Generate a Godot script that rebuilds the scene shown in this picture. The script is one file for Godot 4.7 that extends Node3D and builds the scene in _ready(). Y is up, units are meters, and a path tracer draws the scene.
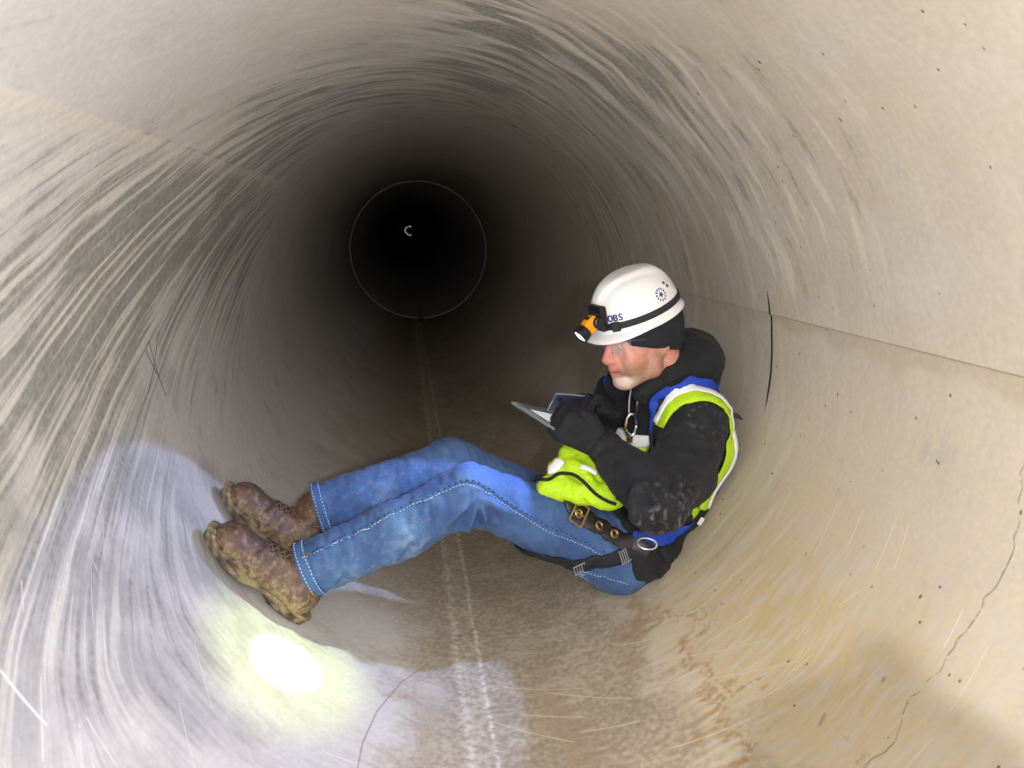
extends Node3D
# A worker seated across a large lined pipe, seen along the pipe. The invert (lowest line) of the pipe is y = 0, its axis runs along z.

const R := 0.76
const NEAR0 := 0.55
const NEAR1 := 2.95
const FAR1 := 8.48
const LAMP_AT := Vector3(-0.11, 1.145, 0.36)

var mats := {}
var used := {}
var rng := RandomNumberGenerator.new()

func _ready() -> void:
	rng.seed = 7
	set_camera_and_light()
	make_materials()
	build_pipe()
	build_far_things()
	build_added_lamp()
	build_shadow_cylinder()
	build_person()
	build_hard_hat()
	build_headlamp()
	build_harness()
	build_belt()
	build_held_things()

func set_camera_and_light() -> void:
	var cam := Camera3D.new()
	cam.name = "camera"
	cam.fov = rad_to_deg(2.0 * atan(384.0 / 740.0))
	cam.near = 0.02
	cam.far = 100.0
	add_child(cam)
	cam.rotation_order = EULER_ORDER_YXZ
	cam.position = Vector3(-0.183, 1.065, 0.0)
	cam.rotation_degrees = Vector3(-12.03, -8.65, 2.0)
	cam.current = true
	var we := WorldEnvironment.new()
	we.name = "environment"
	var e := Environment.new()
	e.background_mode = Environment.BG_COLOR
	e.background_color = Color(0, 0, 0)
	e.ambient_light_source = Environment.AMBIENT_SOURCE_DISABLED
	e.tonemap_mode = Environment.TONE_MAPPER_LINEAR
	e.tonemap_exposure = 1.0
	e.sdfgi_enabled = true
	e.ssao_enabled = true
	e.ssil_enabled = true
	we.environment = e
	add_child(we)

# ---------------------------------------------------------------- small helpers
func sc(r: float, g: float, b: float) -> Color:
	return Color(r / 255.0, g / 255.0, b / 255.0)

func lc(r: float, g: float, b: float) -> Color:
	return sc(r, g, b).srgb_to_linear()

func mat(key: String, color: Color, rough := 0.7, metal := 0.0) -> StandardMaterial3D:
	var m := StandardMaterial3D.new()
	m.resource_name = key
	m.albedo_color = color
	m.roughness = rough
	m.metallic = metal
	mats[key] = m
	return m

func numbered(called: String) -> String:
	var n: int = used.get(called, 0)
	used[called] = n + 1
	return called if n == 0 else "%s_%03d" % [called, n]

func thing(called: String, label: String, category: String, at := Vector3.ZERO, basis := Basis(), group := "") -> Node3D:
	var o := Node3D.new()
	o.name = numbered(called)
	add_child(o)
	o.transform = Transform3D(basis, at)
	o.set_meta("label", label)
	o.set_meta("category", category)
	if group:
		o.set_meta("group", group)
	return o

func part(called: String, mesh: Mesh, m: Material, parent: Node3D, xf := Transform3D(), label := "") -> MeshInstance3D:
	var o := MeshInstance3D.new()
	o.name = called
	o.mesh = mesh
	o.material_override = m
	o.transform = xf
	o.cast_shadow = GeometryInstance3D.SHADOW_CASTING_SETTING_ON
	parent.add_child(o, true)
	if label:
		o.set_meta("label", label)
	return o

func to_mesh(v: PackedVector3Array, idx: PackedInt32Array, n := PackedVector3Array(), uv := PackedVector2Array(), col := PackedColorArray()) -> ArrayMesh:
	var a := []
	a.resize(Mesh.ARRAY_MAX)
	a[Mesh.ARRAY_VERTEX] = v
	a[Mesh.ARRAY_NORMAL] = n if n.size() else normals(v, idx)
	if uv.size():
		a[Mesh.ARRAY_TEX_UV] = uv
	if col.size():
		a[Mesh.ARRAY_COLOR] = col
	a[Mesh.ARRAY_INDEX] = idx
	var m := ArrayMesh.new()
	m.add_surface_from_arrays(Mesh.PRIMITIVE_TRIANGLES, a)
	return m

func normals(v: PackedVector3Array, idx: PackedInt32Array) -> PackedVector3Array:
	var n := PackedVector3Array()
	n.resize(v.size())
	for i in range(0, idx.size(), 3):
		var a := idx[i]
		var b := idx[i + 1]
		var c := idx[i + 2]
		var f := (v[c] - v[a]).cross(v[b] - v[a])
		n[a] += f
		n[b] += f
		n[c] += f
	for i in n.size():
		n[i] = n[i].normalized()
	return n

# a grid of rows x cols points as faces; the outside is on the right of row then col
func grid_idx(rows: int, cols: int, idx: PackedInt32Array, first := 0, loop := false, flip := false) -> void:
	var last := cols if loop else cols - 1
	for i in rows - 1:
		for j in last:
			var a := first + i * cols + j
			var b := first + i * cols + (j + 1) % cols
			var c := a + cols
			var d := b + cols
			if flip:
				idx.append_array([a, c, b, b, c, d])
			else:
				idx.append_array([a, b, c, b, d, c])

func smooth(a: float, b: float, x: float) -> float:
	var t := clampf((x - a) / (b - a), 0.0, 1.0)
	return t * t * (3.0 - 2.0 * t)

# lathe about y: profile of (radius, height) from bottom to top
func lathe(profile: Array, seg := 32) -> ArrayMesh:
	var v := PackedVector3Array()
	var idx := PackedInt32Array()
	for k in profile.size() - 1:                     # each band has its own edge points, so edges stay crisp
		var p: Vector2 = profile[k]
		var q: Vector2 = profile[k + 1]
		var f := v.size()
		for pt in [p, q]:
			for j in seg:
				var t := TAU * j / seg
				v.append(Vector3(pt.x * cos(t), pt.y, pt.x * sin(t)))
		grid_idx(2, seg, idx, f, true, true)
	return to_mesh(v, idx)

# tube of varying radius along points
func tube(pts: Array, rad: Array, seg := 10) -> ArrayMesh:
	var v := PackedVector3Array()
	var idx := PackedInt32Array()
	var n := pts.size()
	var side := Vector3.ZERO
	for i in n:
		var t: Vector3 = (pts[mini(i + 1, n - 1)] - pts[maxi(i - 1, 0)]).normalized()
		if side == Vector3.ZERO:
			side = t.cross(Vector3.UP if absf(t.y) < 0.9 else Vector3.RIGHT).normalized()
		side = (side - t * side.dot(t)).normalized()
		var up := side.cross(t)
		var r: float = rad[mini(i, rad.size() - 1)]
		for j in seg:
			var a := TAU * j / seg
			v.append(pts[i] + (side * cos(a) + up * sin(a)) * r)
	grid_idx(n, seg, idx, 0, true, true)
	for e in [0, n - 1]:
		var c := v.size()
		v.append(pts[e])
		for j in seg:
			var a: int = e * seg + j
			var b: int = e * seg + (j + 1) % seg
			if e == 0:
				idx.append_array([c, a, b])
			else:
				idx.append_array([c, b, a])
	return to_mesh(v, idx)

func catmull(pts: Array, step: float) -> Array:
	var out := []
	for i in pts.size() - 1:
		var p0: Vector3 = pts[maxi(i - 1, 0)]
		var p1: Vector3 = pts[i]
		var p2: Vector3 = pts[i + 1]
		var p3: Vector3 = pts[mini(i + 2, pts.size() - 1)]
		var n := maxi(1, ceili(p1.distance_to(p2) / step))
		for k in n:
			out.append(p1.cubic_interpolate(p2, p0, p3, float(k) / n))
	out.append(pts[-1])
	return out

# a box with chamfered edges, centred
func block(size: Vector3, c := 0.002) -> ArrayMesh:
	var h := size * 0.5
	c = minf(c, minf(h.x, minf(h.y, h.z)) * 0.9)
	var st := SurfaceTool.new()
	st.begin(Mesh.PRIMITIVE_TRIANGLES)
	st.set_smooth_group(-1)
	var hull: Array = []
	for sx in [-1, 1]:
		for sy in [-1, 1]:
			for sz in [-1, 1]:
				var k := Vector3(sx, sy, sz)
				hull.append([k, Vector3(sx * h.x, sy * (h.y - c), sz * (h.z - c)), Vector3(sx * (h.x - c), sy * h.y, sz * (h.z - c)), Vector3(sx * (h.x - c), sy * (h.y - c), sz * h.z)])
	var at := func(k: Vector3, axis: int) -> Vector3:
		for e in hull:
			if e[0] == k:
				return e[1 + axis]
		return Vector3.ZERO
	var face := func(q: Array) -> void:
		var n: Vector3 = (q[1] - q[0]).cross(q[2] - q[0])
		var mid: Vector3 = (q[0] + q[1] + q[2]) / 3.0
		if n.dot(mid) > 0:
			q.reverse()
		for k in range(1, q.size() - 1):
			st.add_vertex(q[0])
			st.add_vertex(q[k])
			st.add_vertex(q[k + 1])
	for axis in 3:
		var u := (axis + 1) % 3
		var w := (axis + 2) % 3
		for s in [-1, 1]:
			var q := []
			for t in [[-1, -1], [1, -1], [1, 1], [-1, 1]]:
				var k := Vector3.ZERO
				k[axis] = s
				k[u] = t[0]
				k[w] = t[1]
				q.append(at.call(k, axis))
			face.call(q)
			for s2 in [-1, 1]:      # bevel between axis face s and u face s2
				var k1 := Vector3.ZERO
				k1[axis] = s
				k1[u] = s2
				k1[w] = -1
				var k2 := k1
				k2[w] = 1
				face.call([at.call(k1, axis), at.call(k2, axis), at.call(k2, u), at.call(k1, u)])
	for e in hull:
		face.call([e[1], e[2], e[3]])
	st.generate_normals()
	return st.commit()

# ---------------------------------------------------------------- distance fields
# a field is [PackedFloat32Array of 10 numbers per shape, blend radius, optional push of the finished surface]; shapes: 0 tapered capsule, 1 ellipsoid, 2 ellipsoid taken away, 3 cut by a plane, 4 tapered capsule that does not blend
func fcap(f: Array, a: Vector3, b: Vector3, ra: float, rb: float, hard := false) -> void:
	var d := b - a
	f[0].append_array(PackedFloat32Array([a.x, a.y, a.z, d.x, d.y, d.z, 1.0 / maxf(d.length_squared(), 1e-9), ra, rb, 4.0 if hard else 0.0]))

func fell(f: Array, c: Vector3, r: Vector3, away := false) -> void:
	f[0].append_array(PackedFloat32Array([c.x, c.y, c.z, r.x, r.y, r.z, 0, 0, 0, 2.0 if away else 1.0]))

func fcut(f: Array, at: Vector3, n: Vector3, within := 100.0) -> void:
	n = n.normalized()
	f[0].append_array(PackedFloat32Array([at.x, at.y, at.z, n.x, n.y, n.z, within * within, 0, 0, 3.0]))

func dist(b: PackedFloat32Array, k: float, p: Vector3) -> float:
	var d := 1e3
	var i := 0
	var n := b.size()
	while i < n:
		var x := p.x - b[i]
		var y := p.y - b[i + 1]
		var z := p.z - b[i + 2]
		var t := b[i + 9]
		var e: float
		if t == 0.0 or t == 4.0:
			var dx := b[i + 3]
			var dy := b[i + 4]
			var dz := b[i + 5]
			var h := clampf((x * dx + y * dy + z * dz) * b[i + 6], 0.0, 1.0)
			x -= dx * h
			y -= dy * h
			z -= dz * h
			e = sqrt(x * x + y * y + z * z) - b[i + 7] - (b[i + 8] - b[i + 7]) * h
			if t == 4.0:
				d = minf(d, e)
				i += 10
				continue
		elif t == 3.0:
			if x * x + y * y + z * z < b[i + 6]:
				d = maxf(d, x * b[i + 3] + y * b[i + 4] + z * b[i + 5])
			i += 10
			continue
		else:
			var rx := b[i + 3]
			var ry := b[i + 4]
			var rz := b[i + 5]
			x /= rx
			y /= ry
			z /= rz
			var k0 := sqrt(x * x + y * y + z * z)
			x /= rx
			y /= ry
			z /= rz
			var k1 := sqrt(x * x + y * y + z * z)
			e = k0 * (k0 - 1.0) / maxf(k1, 1e-6)
			if t == 2.0:
				e = -e
				var g2 := maxf(k - absf(d - e), 0.0) / k
				d = maxf(d, e) + g2 * g2 * k * 0.25
				i += 10
				continue
		var g := maxf(k - absf(d - e), 0.0) / k
		d = minf(d, e) - g * g * k * 0.25
		i += 10
	return d

func dmin(fields: Array, p: Vector3) -> float:
	var d := 1e3
	for f in fields:
		var e := dist(f[0], f[1], p)
		if f.size() > 2 and absf(e) < 0.04:
			e -= f[2].call(p, Vector3.ZERO)
		d = minf(d, e)
	return d

func dgrad(fields: Array, p: Vector3) -> Vector3:
	var h := 0.003
	return Vector3(dmin(fields, p + Vector3(h, 0, 0)) - dmin(fields, p - Vector3(h, 0, 0)), dmin(fields, p + Vector3(0, h, 0)) - dmin(fields, p - Vector3(0, h, 0)), dmin(fields, p + Vector3(0, 0, h)) - dmin(fields, p - Vector3(0, 0, h))).normalized()

func onto(fields: Array, p: Vector3, off := 0.0) -> Vector3:
	for i in 4:
		var d := dmin(fields, p) - off
		if absf(d) < 0.0004:
			break
		p -= dgrad(fields, p) * d
	return p

# surface nets of one field: [points, indices]
func net(f: Array, cell: float, pad := 0.01) -> Array:
	var b: PackedFloat32Array = f[0]
	var k: float = f[1]
	var lo := Vector3(1e3, 1e3, 1e3)
	var hi := -lo
	for i in range(0, b.size(), 10):
		var c := Vector3(b[i], b[i + 1], b[i + 2])
		if b[i + 9] == 0.0 or b[i + 9] == 4.0:
			var c2 := c + Vector3(b[i + 3], b[i + 4], b[i + 5])
			var r := maxf(b[i + 7], b[i + 8]) + pad
			lo = lo.min(c.min(c2) - Vector3(r, r, r))
			hi = hi.max(c.max(c2) + Vector3(r, r, r))
		elif b[i + 9] == 1.0:
			var r3 := Vector3(b[i + 3] + pad, b[i + 4] + pad, b[i + 5] + pad)
			lo = lo.min(c - r3)
			hi = hi.max(c + r3)
	var B := 5
	var nb := Vector3i(((hi - lo) / (cell * B)).ceil())
	var n := nb * B + Vector3i(1, 1, 1)
	var sx := 1
	var sy := n.x
	var sz := n.x * n.y
	var val := PackedFloat32Array()
	val.resize(n.x * n.y * n.z)
	val.fill(1e3)
	var blocks := []
	var reach := cell * B * 0.87 + k * 0.3 + cell
	for bz in nb.z:
		for by in nb.y:
			for bx in nb.x:
				var c := lo + (Vector3(bx, by, bz) + Vector3(0.5, 0.5, 0.5)) * (cell * B)
				var d := dist(b, k, c)
				if absf(d) > reach * 1.35:
					continue
				# keep only the shapes that matter here
				var near := PackedFloat32Array()
				for i in range(0, b.size(), 10):
					if b[i + 9] == 0.0 or b[i + 9] == 4.0:
						var one := b.slice(i, i + 10)
						if dist(one, k, c) > reach * 2.0 + k:
							continue
					near.append_array(b.slice(i, i + 10))
				blocks.append(Vector3i(bx, by, bz))
				for z in B + 1:
					for y in B + 1:
						for x in B + 1:
							var at := (bx * B + x) + (by * B + y) * sy + (bz * B + z) * sz
							if val[at] == 1e3:
								val[at] = dist(near, k, lo + Vector3(bx * B + x, by * B + y, bz * B + z) * cell)
	var vid := PackedInt32Array()
	vid.resize(val.size())
	vid.fill(-1)
	var v := PackedVector3Array()
	var cells := PackedInt32Array()
	var off := [0, sx, sy, sx + sy, sz, sx + sz, sy + sz, sx + sy + sz]
	var ea := PackedInt32Array([0, 2, 4, 6, 0, 1, 4, 5, 0, 1, 2, 3])
	var eb := PackedInt32Array([1, 3, 5, 7, 2, 3, 6, 7, 4, 5, 6, 7])
	var o3 := [Vector3(0, 0, 0), Vector3(1, 0, 0), Vector3(0, 1, 0), Vector3(1, 1, 0), Vector3(0, 0, 1), Vector3(1, 0, 1), Vector3(0, 1, 1), Vector3(1, 1, 1)]
	var q := PackedFloat32Array()
	q.resize(8)
	for bl in blocks:
		for z in B:
			for y in B:
				for x in B:
					var at: int = (bl.x * B + x) + (bl.y * B + y) * sy + (bl.z * B + z) * sz
					var m := 0
					for c in 8:
						var w := val[at + off[c]]
						q[c] = w
						if w < 0.0:
							m += 1
					if m == 0 or m == 8:
						continue
					var s := Vector3.ZERO
					var cnt := 0
					for e in 12:
						var wa := q[ea[e]]
						var wb := q[eb[e]]
						if (wa < 0.0) != (wb < 0.0):
							var pa: Vector3 = o3[ea[e]]
							s += pa.lerp(o3[eb[e]], wa / (wa - wb))
							cnt += 1
					vid[at] = v.size()
					cells.append(at)
					v.append(lo + (Vector3(bl.x * B + x, bl.y * B + y, bl.z * B + z) + s / cnt) * cell)
	var idx := PackedInt32Array()
	for at in cells:
		for axis in 3:
			var da: int = [sx, sy, sz][axis]
			var du: int = [sy, sz, sx][axis]
			var dw: int = [sz, sx, sy][axis]
			if at - du - dw < 0:
				continue
			var w0 := val[at]
			var w1 := val[at + da]
			if (w0 < 0.0) == (w1 < 0.0):
				continue
			var a := vid[at - du - dw]
			var b2 := vid[at - dw]
			var c := vid[at]
			var d := vid[at - du]
			if a < 0 or b2 < 0 or c < 0 or d < 0:
				continue
			if w0 < 0.0:
				idx.append_array([a, c, b2, a, d, c])
			else:
				idx.append_array([a, b2, c, a, c, d])
	return [v, idx]

# field -> mesh with an optional push along the normal (metres) and an optional colour, both by place
func solid(f: Array, cell: float, push = null, paint = null) -> ArrayMesh:
	var r := net(f, cell)
	var v: PackedVector3Array = r[0]
	var idx: PackedInt32Array = r[1]
	var n := normals(v, idx)
	if push != null:
		for i in v.size():
			v[i] += n[i] * push.call(v[i], n[i])
		n = normals(v, idx)
	var col := PackedColorArray()
	if paint != null:
		col.resize(v.size())
		for i in v.size():
			col[i] = paint.call(v[i], n[i])
	return to_mesh(v, idx, n, PackedVector2Array(), col)

# folds: ridges (or valleys) for push functions, [points, radius, height, middle, reach]
func folds(list: Array, p: Vector3) -> float:
	var s := 0.0
	for f in list:
		var c: Vector3 = f[3]
		if absf(p.x - c.x) > f[4] or absf(p.y - c.y) > f[4] or absf(p.z - c.z) > f[4]:
			continue
		var pts: PackedVector3Array = f[0]
		var n := pts.size() - 1
		var best := 1e3
		var where := 0.0
		for i in n:
			var a := pts[i]
			var d := pts[i + 1] - a
			var t := clampf((p - a).dot(d) / maxf(d.length_squared(), 1e-9), 0.0, 1.0)
			var q := p.distance_squared_to(a + d * t)
			if q < best:
				best = q
				where = (i + t) / n
		best /= f[1] * f[1]
		if best < 6.0:
			s += f[2] * exp(-best) * sin(PI * clampf(where * 0.92 + 0.04, 0.0, 1.0))
	return s

# folds are drawn as lines near a field; this lays them on its surface
func lay(f: Array, lines: Array) -> Array:
	var out := []
	for l in lines:
		var pts := PackedVector3Array()
		for i in 6:
			pts.append(onto([f], l[0].lerp(l[1], i / 5.0)))
		var c := (pts[0] + pts[5]) * 0.5
		var reach := 0.0
		for q in pts:
			reach = maxf(reach, q.distance_to(c))
		out.append([pts, l[2], l[3], c, reach + l[2] * 2.5])
	return out

# a band of cloth that lies on fields, through points; colours across its width are optional
func band(pts: Array, w: float, th: float, fields: Array, off := 0.001, across := 4, close := false, step := 0.012) -> ArrayMesh:
	if close:
		pts = pts + [pts[0]]
	var c := catmull(pts, step)
	for i in c.size():
		c[i] = onto(fields, c[i], off)
	var v := PackedVector3Array()
	var idx := PackedInt32Array()
	var n := c.size()
	var m := across + 1
	for i in n:
		var t: Vector3 = (c[mini(i + 1, n - 1)] - c[maxi(i - 1, 0)]).normalized()
		if close and (i == 0 or i == n - 1):
			t = (c[1] - c[n - 2]).normalized()
		var nn := dgrad(fields, c[i])
		nn = (nn - t * nn.dot(t)).normalized()
		var s := t.cross(nn)
		var top := []
		var bot := []
		for j in m:
			var q: Vector3 = c[i] + s * (w * (float(j) / across - 0.5))
			for it in 3:
				q -= nn * clampf(dmin(fields, q) - off, -0.02, 0.012)
			var edge := th * (0.45 if j == 0 or j == across else 1.0)
			top.append(q + nn * edge)
			bot.append(q - nn * 0.002)
		bot.reverse()
		for q in top:
			v.append(q)
		for q in bot:
			v.append(q)
	grid_idx(n, m * 2, idx, 0, true, false)
	if not close:
		for e in [0, n - 1]:
			var f: int = e * m * 2
			for j in range(1, m * 2 - 1):
				if e == 0:
					idx.append_array([f, f + j + 1, f + j])
				else:
					idx.append_array([f, f + j, f + j + 1])
	return to_mesh(v, idx)

# short raised threads along a line that lies on fields
func stitches(pts: Array, fields: Array, long: float, gap: float, r: float, off := 0.001) -> ArrayMesh:
	var c := catmull(pts, 0.0016)
	for i in c.size():
		c[i] = onto(fields, c[i], off)
	var st := SurfaceTool.new()
	st.begin(Mesh.PRIMITIVE_TRIANGLES)
	var run := 0.0
	var cur := []
	for i in c.size():
		if i:
			run += c[i].distance_to(c[i - 1])
		if fmod(run, long + gap) < long:
			cur.append(c[i])
		else:
			if cur.size() > 1:
				st.append_from(tube(cur, [r], 6), 0, Transform3D())
			cur = []
	if cur.size() > 1:
		st.append_from(tube(cur, [r], 6), 0, Transform3D())
	return st.commit()

func noise(s: int, freq: float, oct := 1, type := FastNoiseLite.TYPE_SIMPLEX_SMOOTH) -> FastNoiseLite:
	var n := FastNoiseLite.new()
	n.seed = s
	n.noise_type = type
	n.frequency = freq
	n.fractal_type = FastNoiseLite.FRACTAL_FBM if oct > 1 else FastNoiseLite.FRACTAL_NONE
	n.fractal_octaves = oct
	return n

func grain_texture(s: int, freq: float, lo: float, hi: float, side := 256) -> ImageTexture:
	var nz := noise(s, freq, 4)
	var im := nz.get_seamless_image(side, side)
	im.convert(Image.FORMAT_RGB8)
	var d := im.get_data()
	for i in range(0, d.size(), 3):
		var v := int(lerpf(lo, hi, d[i] / 255.0) * 255.0)
		d[i] = v
		d[i + 1] = v
		d[i + 2] = v
	return ImageTexture.create_from_image(Image.create_from_data(side, side, false, Image.FORMAT_RGB8, d))

# ---------------------------------------------------------------- materials
func make_materials() -> void:
	var cloth := grain_texture(3, 0.03, 0.72, 1.0)
	var fine := grain_texture(4, 0.12, 0.6, 1.0)
	var m := mat("plain concrete", sc(196, 192, 186), 0.75)
	m = mat("pipe edge", sc(196, 192, 186), 0.75)
	m = mat("cylinder paint", sc(120, 124, 126), 0.5)
	m = mat("dark steel", sc(40, 38, 36), 0.5, 0.6)
	m = mat("skin", Color.WHITE, 0.55)
	m.vertex_color_use_as_albedo = true
	m.subsurf_scatter_enabled = true
	m.subsurf_scatter_strength = 0.06
	m = mat("hoodie", Color.WHITE, 0.92)
	m.vertex_color_use_as_albedo = true
	m.uv1_triplanar = true
	m.uv1_scale = Vector3(14, 14, 14)
	m.albedo_texture = cloth
	m.rim_enabled = true
	m.rim = 0.05
	m = mat("denim", Color.WHITE, 0.88)
	m.vertex_color_use_as_albedo = true
	m.uv1_triplanar = true
	m.uv1_scale = Vector3(9, 9, 9)
	m.albedo_texture = fine
	m.heightmap_enabled = true
	m.heightmap_texture = fine
	m.heightmap_scale = 0.05
	m.rim_enabled = true
	m.rim = 0.1
	m = mat("hem denim", sc(78, 118, 172), 0.88)
	m.uv1_triplanar = true
	m.uv1_scale = Vector3(18, 18, 18)
	m.albedo_texture = fine
	m = mat("pale thread", sc(176, 190, 206), 0.8)
	m = mat("dark thread", sc(36, 50, 84), 0.85)
	m = mat("leather boot", Color.WHITE, 0.55)
	m.vertex_color_use_as_albedo = true
	m.uv1_triplanar = true
	m.uv1_scale = Vector3(12, 12, 12)
	m.albedo_texture = cloth
	m.heightmap_enabled = true
	m.heightmap_texture = fine
	m.heightmap_scale = 0.1
	m = mat("lace", sc(96, 74, 56), 0.8)
	m = mat("glove", sc(20, 20, 23), 0.85)
	m.rim_enabled = true
	m.rim = 0.05
	m.uv1_triplanar = true
	m.uv1_scale = Vector3(30, 30, 30)
	m.heightmap_enabled = true
	m.heightmap_texture = fine
	m.heightmap_scale = 0.04
	m = mat("knit", sc(28, 30, 34), 0.95)
	m.uv1_triplanar = true
	m.uv1_scale = Vector3(20, 20, 20)
	m.heightmap_enabled = true
	m.heightmap_texture = fine
	m.heightmap_scale = 0.06
	m = mat("lime", sc(196, 236, 24), 0.75)
	m.uv1_triplanar = true
	m.uv1_scale = Vector3(20, 20, 20)
	m.albedo_texture = grain_texture(9, 0.05, 0.85, 1.0, 128)
	m = mat("reflective", sc(228, 226, 226), 0.45)
	m = mat("black trim", sc(16, 16, 17), 0.8)
	m = mat("black webbing", sc(24, 25, 28), 0.8)
	m = mat("blue webbing", sc(22, 60, 164), 0.75)
	m = mat("patch thread", sc(150, 152, 154), 0.8)
	m = mat("belt leather", sc(34, 31, 31), 0.5)
	m = mat("brass", sc(196, 166, 104), 0.32, 1.0)
	m = mat("steel", sc(190, 188, 184), 0.28, 1.0)
	m = mat("white enamel", sc(226, 214, 206), 0.4)
	m = mat("helmet shell", sc(240, 236, 232), 0.28)
	m.clearcoat_enabled = true
	m.clearcoat = 0.4
	m.clearcoat_roughness = 0.12
	m = mat("elastic strap", sc(36, 38, 42), 0.85)
	m = mat("black plastic", sc(20, 20, 22), 0.4)
	m = mat("orange plastic", sc(246, 152, 20), 0.38)
	m = mat("lettering blue", sc(24, 42, 112), 0.5)
	m = mat("sticker green", sc(34, 92, 66), 0.5)
	m = mat("lens glow", Color.WHITE, 0.2)
	m.emission_enabled = true
	m.emission = sc(232, 240, 255)
	m.emission_energy_multiplier = 2.2
	m = mat("far glow", Color.WHITE, 0.4)
	m.emission_enabled = true
	m.emission = sc(255, 248, 236)
	m.emission_energy_multiplier = 0.16
	m = mat("clear lens", Color(0.86, 0.9, 0.94, 0.18), 0.05)
	m.transparency = BaseMaterial3D.TRANSPARENCY_ALPHA
	m = mat("spectacle frame", sc(70, 72, 78), 0.35, 0.5)
	m = mat("tablet case", sc(196, 196, 198), 0.3, 0.7)
	m = mat("tablet glass", sc(150, 154, 152), 0.12)
	m = mat("glare white", sc(232, 238, 236), 0.5)  # pale glow standing in for glare on the tablet glass
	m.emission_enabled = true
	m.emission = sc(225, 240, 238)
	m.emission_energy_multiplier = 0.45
	m = mat("phone case", sc(38, 46, 66), 0.3)
	m = mat("phone edge", sc(150, 166, 190), 0.25, 0.8)
	m = mat("brown strap end", sc(74, 52, 42), 0.7)
	m = mat("eye white", sc(220, 214, 208), 0.3)
	m = mat("eye iris", sc(54, 62, 66), 0.2)

# ---------------------------------------------------------------- the pipe
var n_broad: FastNoiseLite
var n_grain: FastNoiseLite
var n_streak: FastNoiseLite
var n_fine: FastNoiseLite
var n_edge: FastNoiseLite
var tex_rows: Array
var tex_rows_h: Array
var col_phi: PackedFloat32Array
var col_lean: PackedFloat32Array
# where the lining is scraped to grey: angle from the invert (deg, right positive), depth, spreads, strength
const SCRAPED := [[-106, 1.5, 20, 0.4, 0.60], [-118, 2.1, 24, 0.42, 0.56], [-92, 1.15, 14, 0.3, 0.5], [-110, 2.75, 40, 0.5, 0.3], [179, 1.9, 4.5, 0.3, 0.85], [172, 2.3, 6, 0.3, 0.6], [152, 1.95, 13, 0.3, 0.66], [120, 1.75, 16, 0.22, 0.52], [125, 2.6, 30, 0.45, 0.28],
	[-150, 2.2, 24, 0.35, 0.48], [122, 1.32, 10, 0.14, 0.26], [-72, 1.4, 14, 0.4, 0.24], [-55, 1.2, 18, 0.3, 0.16], [100, 3.2, 40, 0.6, 0.2], [180, 3.0, 60, 0.6, 0.2], [60, 1.75, 14, 0.3, 0.2]]

func lean_of(psi: float) -> float:       # how far streaks run along the pipe by angle: integral of their slope
	var a := [[0, 0.0], [60, -0.1], [110, 0.2], [135, 0.1], [155, -0.5], [190, -0.9], [225, -1.25], [255, -2.0], [275, -2.3], [292, -1.8], [310, -0.4], [360, -0.2]]
	var s := 0.0
	for i in a.size() - 1:
		var x0: float = a[i][0]
		var x1: float = a[i + 1][0]
		var y0: float = a[i][1]
		var y1: float = a[i + 1][1]
		if psi <= x0:
			break
		var x := minf(psi, x1)
		var y := lerpf(y0, y1, (x - x0) / (x1 - x0))
		s += (y0 + y) * 0.5 * deg_to_rad(x - x0) * R
	return s

func wall_image(z0: float, z1: float, w: int, h: int) -> Array:
	col_phi.resize(w)
	col_lean.resize(w)
	for x in w:
		var phi := (x + 0.5) / w * 360.0 - 180.0
		col_phi[x] = phi
		col_lean[x] = lean_of(phi if phi >= 0.0 else phi + 360.0)
	tex_rows.resize(h)
	tex_rows_h.resize(h)
	var job := func(y: int) -> void: wall_row(y, z0, z1, w, h)
	var id := WorkerThreadPool.add_group_task(job, h, -1, true)
	WorkerThreadPool.wait_for_group_task_completion(id)
	var data := PackedByteArray()
	var data_h := PackedByteArray()
	for y in h:
		data.append_array(tex_rows[y])
		data_h.append_array(tex_rows_h[y])
	tex_rows.clear()
	tex_rows_h.clear()
	return [data, data_h]

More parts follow.
